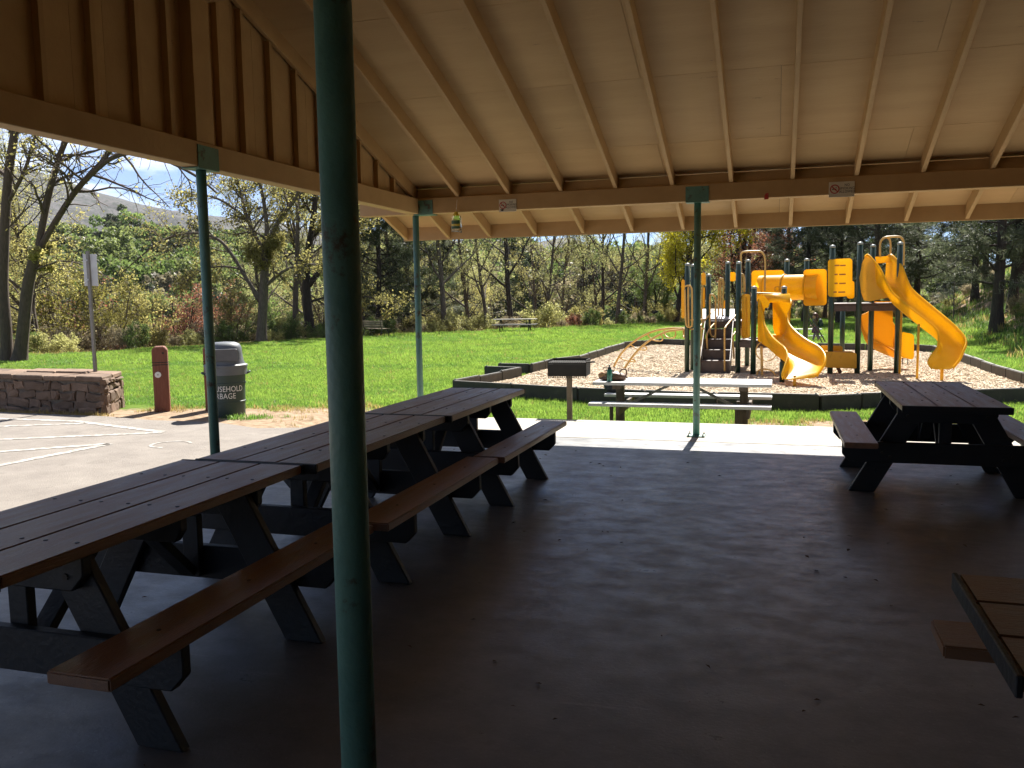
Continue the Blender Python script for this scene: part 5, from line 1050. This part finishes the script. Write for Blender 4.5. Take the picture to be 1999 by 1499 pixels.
def proto_tree(kind, seed, H, r, bark, leafm, lsize, asp=.55, lean=(0, 0), stems=1, up=0.0):
    T = Tree(seed); c = CFG[kind]; g = T.g
    for i in range(stems):
        a = g.uniform(0, 6.28); sp = .0 if stems == 1 else .25
        d = (lean[0]+sp*math.cos(a), lean[1]+sp*math.sin(a), 1.0); p = (0, 0, -.25) if stems == 1 else (.12*math.cos(a), .12*math.sin(a), -.1)
        T.branch(p, d, H*g.uniform(.75, 1.0) if stems > 1 else H, r, 0, c)
    if stems == 1:
        pts, rad, lv = T.br[0]; rad[0] *= 1.55; rad[1] *= 1.08
    return T.wood('trunk', bark), T.leaves('crown', leafm, lsize, asp, up)
PT = {
 'slim1': proto_tree('slim', 1, 13, .17, MT['bark'], MT['light'], .085), 'slim2': proto_tree('slim', 2, 15, .20, MT['barkd'], MT['light'], .085, lean=(-.12, 0)), 'slim3': proto_tree('slim', 3, 12, .15, MT['bark'], MT['olive'], .085, lean=(.14, .05)),
 'broad1': proto_tree('broad', 4, 7, .26, MT['bark'], MT['olive'], .10), 'broad2': proto_tree('broad', 5, 7.5, .28, MT['barkd'], MT['olive'], .10),
 'dense1': proto_tree('dense', 6, 10, .22, MT['barkd'], MT['ygreen'], .13, .7), 'dense2': proto_tree('dense', 7, 11, .22, MT['barkd'], MT['red'], .12, .6),
 'pine1': proto_tree('pine', 8, 17, .24, MT['barkd'], MT['dkgreen'], .26, .13), 'pine2': proto_tree('pine', 9, 15, .22, MT['barkd'], MT['pine2'], .26, .13), 'pine3': proto_tree('pine', 10, 19, .26, MT['barkr'], MT['pine2'], .26, .13),
 'shrub1': proto_tree('shrub', 11, 2.6, .035, MT['bark'], MT['brush'], .07, stems=7), 'shrub2': proto_tree('shrub', 12, 3.2, .04, MT['bark'], MT['olive'], .08, stems=6), 'shrub3': proto_tree('shrub', 13, 3.6, .05, MT['barkd'], MT['red'], .075, stems=6),
}
def plant(name, kind, loc, s, rz, label, cat='tree', group=None, leafm=None, bark=None, sx=1.0):
    w, l = PT[kind]; t = empty(name, loc, rz); t.scale = (s*sx, s*sx, s); tag(t, label, cat, group)
    a = link('trunk' if cat == 'tree' else 'stems', w, t); b = link('crown' if cat == 'tree' else 'foliage', l, t)
    for o, m in ((a, bark), (b, leafm)):
        if m is not None: o.material_slots[0].link = 'OBJECT'; o.material_slots[0].material = m
    return t
def at_px(px, Y): d = ray(px, 600); x = d[0]*Y/d[1]; return V((x, Y, float(ground_z(np.array(x), np.array(Y)))))
# --- three trees with limbs laid out one by one
def limb_tree(name, base, limbs, cfg, seed, bark, leafm, lsize, label, extra=None):
    T = Tree(seed); t = empty(name, base); tag(t, label, 'tree')
    for pts, r0, r1, lv in limbs:
        P = np.array([tuple(p-base) for p in spline(pts, 5)]); T.limb(P, r0, r1, lv, cfg)
        if lv == 0: T.br[[i for i, b in enumerate(T.br) if b[2] == 0][-1]][1][:4] *= np.array([1.45, 1.25, 1.12, 1.04])
    link('trunk', T.wood('trunk', bark), t); link('crown', T.leaves('crown', leafm, lsize, .55), t); return t
def wp(Y, *pp): return [W(p[0], p[1], p[2] if len(p) > 2 else Y) for p in pp]
c1 = dict(seg=(8, 8, 6, 4), wob=(.06, .17, .22, .25), trop=(.03, .02, .0, -.03), tap=(.45, .2, .2, .4), n=(3, 17, 12), t0=(.7, .12, .1), ang=(45, 52, 50), lr=(.3, .36, .44), last=3, leaf=2, spread=.06)
b1_ = G(26, 706, LZ); Y1 = b1_.y
limb_tree('leaning_forked_tree', b1_, [(wp(Y1, (14, 708), (12, 640), (6, 560), (8, 480), (12, 400), (18, 330), (28, 262), (38, 190), (50, 100)), .19, .11, 0), (wp(Y1, (38, 706), (46, 640), (53, 570), (63, 520), (75, 487)), .21, .165, 0),
   (wp(Y1, (75, 487), (85, 430), (100, 360), (118, 300), (133, 262), (150, 200), (170, 120)), .125, .075, 1), (wp(Y1, (75, 489), (110, 430), (150, 370), (195, 325), (235, 302), (290, 300), (335, 318, Y1-.5), (385, 345, Y1-.8), (425, 378, Y1-1)), .115, .03, 1), (wp(Y1, (195, 325), (218, 290), (250, 250), (300, 190)), .07, .04, 1),
   (wp(Y1, (116, 305), (165, 300), (215, 288), (260, 300)), .045, .02, 2), (wp(Y1, (12, 400), (45, 340), (62, 290), (80, 230)), .08, .04, 1), (wp(Y1, (14, 345), (-40, 300), (-80, 230)), .08, .04, 1), (wp(Y1, (10, 450), (40, 420), (60, 380)), .03, .012, 2), (wp(Y1, (60, 530), (120, 510), (170, 520), (215, 545)), .035, .012, 2)], c1, 31, MT['barkr'], MT['olive'], .11, 'big forked tree with ridged bark and leaning trunks behind the stone wall')
c2 = dict(seg=(8, 8, 6, 4), wob=(.06, .2, .24, .28), trop=(.03, .02, .0, -.04), tap=(.45, .2, .2, .4), n=(4, 14, 10), t0=(.5, .15, .1), ang=(50, 55, 52), lr=(.4, .34, .38), last=3, leaf=11, spread=.15)
b2_ = G(510, 669, LZ); Y2 = b2_.y
limb_tree('spreading_tree', b2_, [(wp(Y2, (510, 670), (512, 620), (515, 565), (517, 510), (514, 475)), .23, .19, 0), (wp(Y2, (508, 585), (480, 542), (456, 502), (432, 472), (402, 458), (368, 455), (332, 463), (298, 482), (266, 508), (232, 538)), .11, .02, 1),
   (wp(Y2, (516, 500), (521, 450), (516, 400), (506, 350), (492, 280)), .13, .06, 1), (wp(Y2, (514, 490), (545, 430), (576, 388), (602, 330), (625, 270)), .12, .05, 1), (wp(Y2, (512, 485), (482, 425), (468, 370), (445, 300)), .11, .05, 1), (wp(Y2, (516, 560), (556, 528), (596, 516), (640, 520)), .09, .03, 1), (wp(Y2, (470, 525), (430, 520), (390, 530), (350, 560)), .06, .02, 1), (wp(Y2, (480, 425), (430, 390), (380, 380), (340, 395)), .07, .02, 1)], c2, 32, MT['bark'], MT['olive'], .12, 'spreading olive-leaved tree at the lawn edge right of the bin')
b3_ = G(606, 656, LZ); Y3 = b3_.y
limb_tree('dark_trunked_tree', b3_, [(wp(Y3, (606, 657), (601, 600), (598, 550), (600, 500), (610, 440), (616, 380), (622, 300)), .27, .12, 0), (wp(Y3, (600, 560), (640, 510), (670, 470), (700, 430), (735, 400)), .16, .05, 1), (wp(Y3, (600, 530), (575, 480), (560, 430), (545, 370)), .14, .05, 1), (wp(Y3, (606, 465), (650, 420), (690, 385), (730, 330)), .13, .05, 1), (wp(Y3, (612, 420), (585, 380), (570, 320)), .1, .04, 1), (wp(Y3, (602, 590), (660, 575), (720, 580), (770, 600)), .07, .02, 1)], c2, 33, MT['barkd'], MT['olive'], .12, 'dark-trunked tree just left of the thick green pole')
# --- trees along the lawn edge and on the slope, placed one by one
def tree_at(kind, px, py, s, label, rz=None, name=None, leafm=None, bark=None, z=None, Y=None, sx=1.0, group=None):
    p = hit(px, py) if Y is None else at_px(px, Y)
    return plant(name or {'s': 'slender_tree', 'b': 'spreading_tree', 'd': 'leafy_tree', 'p': 'pine_tree'}[kind[0]], kind, p, s, (random.uniform(0, 6.28) if rz is None else rz), label, 'tree', group, leafm, bark, sx)
tree_at('slim1', 66, 690, .75, 'thin straight tree just right of the big forked tree', bark=MT['barkd'], Y=30)
tree_at('pine1', 735, 650, .85, 'dark evergreen behind the slatted park bench', Y=47); tree_at('pine1', 690, 640, .7, 'dark evergreen half hidden behind the thick green pole', Y=52, name='pine_tree'); tree_at('pine1', 790, 640, .75, 'dark evergreen directly behind the corner pole', Y=52); tree_at('pine2', 865, 640, .65, 'grey-green evergreen between the corner pole and the slender tree', Y=56)
tree_at('slim2', 932, 643, .95, 'dark slender tree left of the far picnic table', 2.0); tree_at('slim1', 1043, 636, .95, 'pale-leaved slender tree behind the far picnic table', .3)
tree_at('slim2', 1137, 634, .9, 'leaning slender tree right of the far picnic table', 0.0); tree_at('slim1', 1150, 632, .85, 'straight slender tree just right of the leaning one', 4.0, bark=MT['barkd']); tree_at('slim3', 1178, 632, 1.0, 'slender tree leaning right, beside the far bin', .3, bark=MT['barkd']); tree_at('slim3', 1192, 630, .85, 'thin tree leaning right behind the far bin', .8); tree_at('slim1', 1254, 630, .75, 'small bare-twigged tree left of the yellow-green tree', 1.0, leafm=MT['light'])
tree_at('dense1', 1318, 630, 1.0, 'bright yellow-green leafy tree behind the arched ladder', .5, Y=62, sx=.85); tree_at('dense1', 1285, 628, .55, 'smaller yellow-green tree left of the bright leafy one', 2.5, Y=66, leafm=MT['green2'])
tree_at('dense2', 1438, 620, 1.12, 'bronze-red leafy tree above the stairs of the play structure', 1.1, Y=66); tree_at('dense2', 1495, 620, .8, 'smaller bronze tree right of the red leafy tree', 3.1, Y=74)
for i, (k, px, py, s, lab) in enumerate((('pine2', 1945, 650, .95, 'pine with a clear dark trunk at the foot of the slope, far right'), ('pine2', 1903, 590, .9, 'pine halfway up the slope, left of the far right pine'), ('pine1', 1789, 625, .95, 'thick-trunked pine right behind the tall slide'), ('pine2', 1572, 600, .9, 'pine straight behind the crawl tunnel'), ('pine1', 1640, 600, .85, 'pine behind the story panel'), ('pine3', 1710, 600, .85, 'pine behind the tall slide entry'), ('pine2', 1990, 560, .9, 'pine high on the slope at the right edge'), ('pine1', 1850, 540, .85, 'pine on the upper slope above the slide end'), ('pine2', 1750, 585, .9, 'pine in the second rank right of the slide arch'), ('pine1', 1530, 605, .8, 'dark pine right of the bronze trees'), ('pine3', 1960, 520, .8, 'pine at the top of the slope in the upper right'), ('pine2', 1830, 575, .75, 'slim pine in the middle of the slope'), ('pine1', 1675, 590, .75, 'dark pine filling the gap left of the tall slide'), ('pine2', 1610, 590, .7, 'grey-green pine above the child'), ('pine1', 1880, 480, .9, 'dark pine at the crest of the slope above the sapling'), ('pine2', 1770, 520, .9, 'pine far up the slope behind the thick-trunked pine'), ('pine1', 1925, 560, .8, 'dark pine between the two trunks on the right slope'), ('pine2', 1815, 500, .9, 'tall pine on the skyline above the tall slide'), ('pine1', 1975, 610, .8, 'dark pine low at the right edge of the slope'), ('pine1', 1735, 545, .85, 'dark pine beyond the arch of the tall slide'), ('pine2', 1655, 560, .9, 'tall grey pine rising behind the story panel pine'), ('pine1', 2030, 590, .9, 'dark pine just outside the right edge'))):
    Yk = {1572: 58, 1640: 56, 1710: 52, 1530: 64, 1675: 66, 1610: 70, 1655: 78, 1735: 80, 1770: 74}.get(px); tree_at(k, px, py, s, lab, Y=Yk)
tree_at('slim1', 1861, 628, .26, 'bare young sapling on the lower slope', 1.0, name='sapling', leafm=MT['pine2'])
# --- saplings and shrubs with coloured leaves along the left edge
for kind, px, Y, s, lab, lm, nm in (('shrub2', 215, 33, 1.35, 'yellow-leaved shrub behind the leaning sign', MT['ymix'], 'shrub'), ('shrub2', 125, 35, 2.0, 'tall yellow-leaved shrub left of the sign', MT['ymix'], 'shrub'), ('shrub3', 400, 43, 1.5, 'rust-leaved shrub behind the left pole', None, 'shrub'), ('shrub3', 345, 45, 1.25, 'rust-leaved shrub left of the left pole', None, 'shrub'), ('shrub3', 110, 44, 2.4, 'tall rust-leaved shrub behind the forked tree', None, 'shrub'), ('shrub2', 300, 36, 1.3, 'bare-stemmed shrub at the lawn edge left of the pole', None, 'shrub'), ('shrub3', 455, 48, 1.5, 'rust-leaved shrub between the left pole and the spreading tree', None, 'shrub'), ('shrub2', 560, 46, 1.4, 'low green shrub between the two dark trunks', MT['green2'], 'shrub'), ('shrub1', 250, 40, 1.7, 'dry twiggy shrub beyond the lawn behind the sign', None, 'shrub')):
    p = at_px(px, Y); plant(nm, kind, p, s, random.uniform(0, 6), lab, 'shrub', None, lm)
# --- belt of woodland on the bank beyond the lawn
gw = np.random.default_rng(77); kinds = ['slim1', 'slim3', 'slim1', 'slim2', 'slim1', 'broad1', 'slim3', 'slim1', 'slim1', 'slim2', 'broad2']; lms = {'dense1': MT['light'], 'slim1': None}
LM = [(20, 'the forked tree'), (180, 'the leaning sign'), (316, 'the disc-marked post'), (400, 'the left pole'), (445, 'the bin'), (510, 'the spreading tree'), (605, 'the dark-trunked tree'), (668, 'the thick pole'), (735, 'the slatted bench'), (813, 'the corner pole'), (880, 'the fly trap'), (932, 'the dark slender tree'), (1005, 'the far table'), (1112, 'the grill'), (1210, 'the far bin'), (1281, 'the far grill'), (1359, 'the middle pole'), (1440, 'the play stairs'), (1535, 'the crawl tunnel')]
seen = set()
for px in np.arange(-40, 1540, 50):
    for rank in (0, 1):
        p_ = px+gw.uniform(-14, 14)+rank*20; d = ray(p_, 600); ys = np.arange(12, 120, .5); e = sdist(d[0]*ys/d[1], ys, EDGE); k = np.nonzero(e > 0)[0]
        if not len(k): continue
        Y = ys[k[0]]+(gw.uniform(3, 9) if rank == 0 else gw.uniform(13, 28)); kd = kinds[int(gw.integers(0, len(kinds)))]; sc_ = gw.uniform(.75, 1.1)
        if 95 < p_ < 470:
            kd = ['shrub1', 'shrub2', 'shrub3', 'shrub2'][int(gw.integers(0, 4))]; sc_ = gw.uniform(.8, 1.15)+.2*rank
        if 1010 < p_ < 1260 and kd.startswith(('pine', 'dense')): kd = 'slim1'
        q = at_px(p_, Y); cat = 'shrub' if kd.startswith('shrub') else 'tree'; lp_, ln_ = min(LM, key=lambda a: abs(a[0]-p_)); dxp = p_-lp_
        kn = {'h': 'twiggy shrub', 's': 'half-bare slender tree', 'b': 'crooked olive-leaved tree', 'd': 'round leafy tree', 'p': 'evergreen'}['h' if cat == 'shrub' else kd[0]]
        lab = kn+(' fronting' if rank == 0 else ' deep in')+' the bank woods, '+('straight behind ' if abs(dxp) < 9 else 'left of ' if dxp < 0 else 'right of ')+ln_
        if lab in seen: continue
        seen.add(lab); grp = {'h': 'shrubs', 's': 'half-bare trees', 'b': 'olive-leaved trees', 'd': 'leafy trees', 'p': 'evergreens'}['h' if cat == 'shrub' else kd[0]]+' on the bank beyond the lawn'
        if cat == 'shrub': plant('shrub', kd, q, sc_, gw.uniform(0, 6.28), lab, 'shrub', grp)
        else: tree_at(kd, p_, 0, sc_, lab, gw.uniform(0, 6.28), Y=Y, group=grp, leafm=(MT['light'] if kd == 'dense1' else None))
# --- undergrowth on the bank and the slope (uncountable)
def bush_proto(seed, leafm, ls=.085):
    T = Tree(seed); c = dict(CFG['shrub']); c['leaf'] = 12; g = T.g
    for i in range(6):
        a = g.uniform(0, 6.28); T.branch((.25*math.cos(a), .25*math.sin(a), -.1), (.5*math.cos(a), .5*math.sin(a), 1), 1.5*g.uniform(.7, 1.1), .022, 0, c)
    w = T.wood('twigs', MT['bark'], (4, 3, 3, 3, 3)); l = T.leaves('bush', leafm, ls); bm2 = bmesh.new(); bm2.from_mesh(w); nf = len(bm2.faces); bm2.from_mesh(l)
    for i, f in enumerate(bm2.faces): f.material_index = 0 if i < nf else 1
    me = bpy.data.meshes.new('bush'); bm2.to_mesh(me); bm2.free(); me.materials.append(MT['bark']); me.materials.append(leafm); return proto('bush', me)
bushes = [bush_proto(51, MT['brush']), bush_proto(52, MT['olive']), bush_proto(53, MT['green2']), bush_proto(54, MT['light']), bush_proto(55, MT['red'])]
n = 3600; x = gw.uniform(-62, 30, n); y = gw.uniform(10, 115, n); az = np.degrees(np.arctan2(-x, y)); e = sdist(x, y, EDGE); t = -sdist(x, y, TOE)
ok = (az < 54) & (az > -26) & (((e > .3) & (e < 34) & (t < 0)) & (gw.uniform(0, 1, n) < .9) | ((t > 1.5) & (t < 40) & (gw.uniform(0, 1, n) < .16) & (y > 24)))
x, y, e, t = x[ok], y[ok], e[ok], t[ok]; n = len(x); s = gw.uniform(.45, 1.5, n)*np.where(t > 0, .42, np.where(e < 3, .55, 1.0)); kd = gw.choice(5, n, p=[.36, .20, .10, .32, .02]); kd = np.where((t > 0), gw.choice([0, 2, 1], n), kd); kd = np.where((e < 2.5) & (t < 0) & (gw.uniform(0, 1, n) < .35), 2, kd)
scatter('undergrowth', np.stack([x, y, ground_z(x, y)], -1), np.stack([np.zeros(n), np.zeros(n), gw.uniform(0, 6.28, n)], -1), np.repeat(s[:, None], 3, 1), kd, bushes, [MT['bark'], MT['brush'], MT['olive'], MT['green2'], MT['light'], MT['red']], 'tangled brush and undergrowth on the bank and slope', 'undergrowth')
# grass and weeds on the slope, sparse
n = 17000; x = gw.uniform(5, 34, n); y = gw.uniform(20, 95, n); t = -sdist(x, y, TOE); dm = dirt_mask(x, y); ok = (t > 0) & (t < 32) & (gw.uniform(0, 1, n) > dm*.55); x, y = x[ok], y[ok]; n = len(x)
slope_t = [tuft('slope_tuft_a', 14, .28, .22, .02, MT['weed'], 41, .9), tuft('slope_tuft_b', 14, .24, .22, .02, MT['grassdry'], 42, .9), tuft('slope_tuft_c', 16, .2, .22, .025, MT['grass'], 43, .9)]
scatter('slope_grass', np.stack([x, y, ground_z(x, y)], -1), np.stack([np.zeros(n), np.zeros(n), gw.uniform(0, 6.28, n)], -1), np.repeat(gw.uniform(.6, 1.5, n)[:, None], 3, 1), gw.choice(3, n, p=[.45, .35, .2]), slope_t, [MT['weed'], MT['grassdry'], MT['grass']], 'rough grass and weeds on the wooded slope', 'grass')
# --- far woodland on the opposite hillside
def far_tree(seed, leafm, h=8, w=3.0, n=900):
    g = np.random.default_rng(seed); k = 9; c = np.stack([g.normal(0, w*.45, k), g.normal(0, w*.45, k), g.uniform(h*.35, h*.95, k)], -1); i = g.integers(0, k, n); d = nrm(g.normal(0, 1, (n, 3))); P = c[i]+d*(w*.42*g.uniform(.6, 1.05, n)[:, None])*np.array([1, 1, .8])
    dd = nrm(g.normal(0, 1, (n, 3))); e = nrm(np.cross(dd, g.normal(0, 1, (n, 3)))); s = .62; v = np.stack([P-dd*s*.5, P+e*s*.35, P+dd*s*.5, P-e*s*.35], 1).reshape(-1, 3); return proto('far_tree', fast_mesh('far_tree', v, np.arange(n*4).reshape(n, 4), leafm))
fts = [far_tree(1, MT['fargreen']), far_tree(2, MT['farolive'], 7, 3.4), far_tree(3, MT['green2'], 9, 3.2), far_tree(4, MT['dkgreen'], 11, 2.2), far_tree(5, MT['brush'], 6, 3.0)]
n = 7000; ci = gw.uniform(np.searchsorted(HPX, -150), np.searchsorted(HPX, 1900), n); cj = 31.6*gw.uniform(0, 1, n)**.8; i0, j0 = ci.astype(int), cj.astype(int); fi, fj = (ci-i0)[:, None], (cj-j0)[:, None]
P = (HILL[i0, j0]*(1-fi)+HILL[i0+1, j0]*fi)*(1-fj)+(HILL[i0, j0+1]*(1-fi)+HILL[i0+1, j0+1]*fi)*fj; cl = vnoise(P[:, 0], P[:, 1], .03, 2); ok = (cl > .30+.22*gw.uniform(0, 1, n)) & (np.hypot(P[:, 0], P[:, 1]) > 125); P = P[ok]; n = len(P)
scatter('far_woodland', P, np.stack([np.zeros(n), np.zeros(n), gw.uniform(0, 6.28, n)], -1), np.repeat(gw.uniform(.6, 1.35, n)[:, None], 3, 1), gw.choice(5, n, p=[.44, .24, .14, .05, .13]), fts, [MT['fargreen'], MT['farolive'], MT['green2'], MT['dkgreen'], MT['brush']], 'far-off woodland covering the opposite hillside', 'woodland')
# ------------------------------------------------------------------ air: pale haze filling the whole place
hz = MB().box(-4400, 4400, -4400, 4500, -17, 520).build('haze', None); tag(hz, 'thin pale haze in the air', 'haze', kind='stuff')
hm = bpy.data.materials.new('thin_haze'); hm.use_nodes = True; nt = hm.node_tree; nt.nodes.clear(); o_ = nt.nodes.new('ShaderNodeOutputMaterial'); v_ = nt.nodes.new('ShaderNodeVolumePrincipled')
v_.inputs['Color'].default_value = (.86, .91, 1.0, 1); v_.inputs['Density'].default_value = .00006; v_.inputs['Anisotropy'].default_value = .15; nt.links.new(v_.outputs['Volume'], o_.inputs['Volume']); hz.data.materials.append(hm)
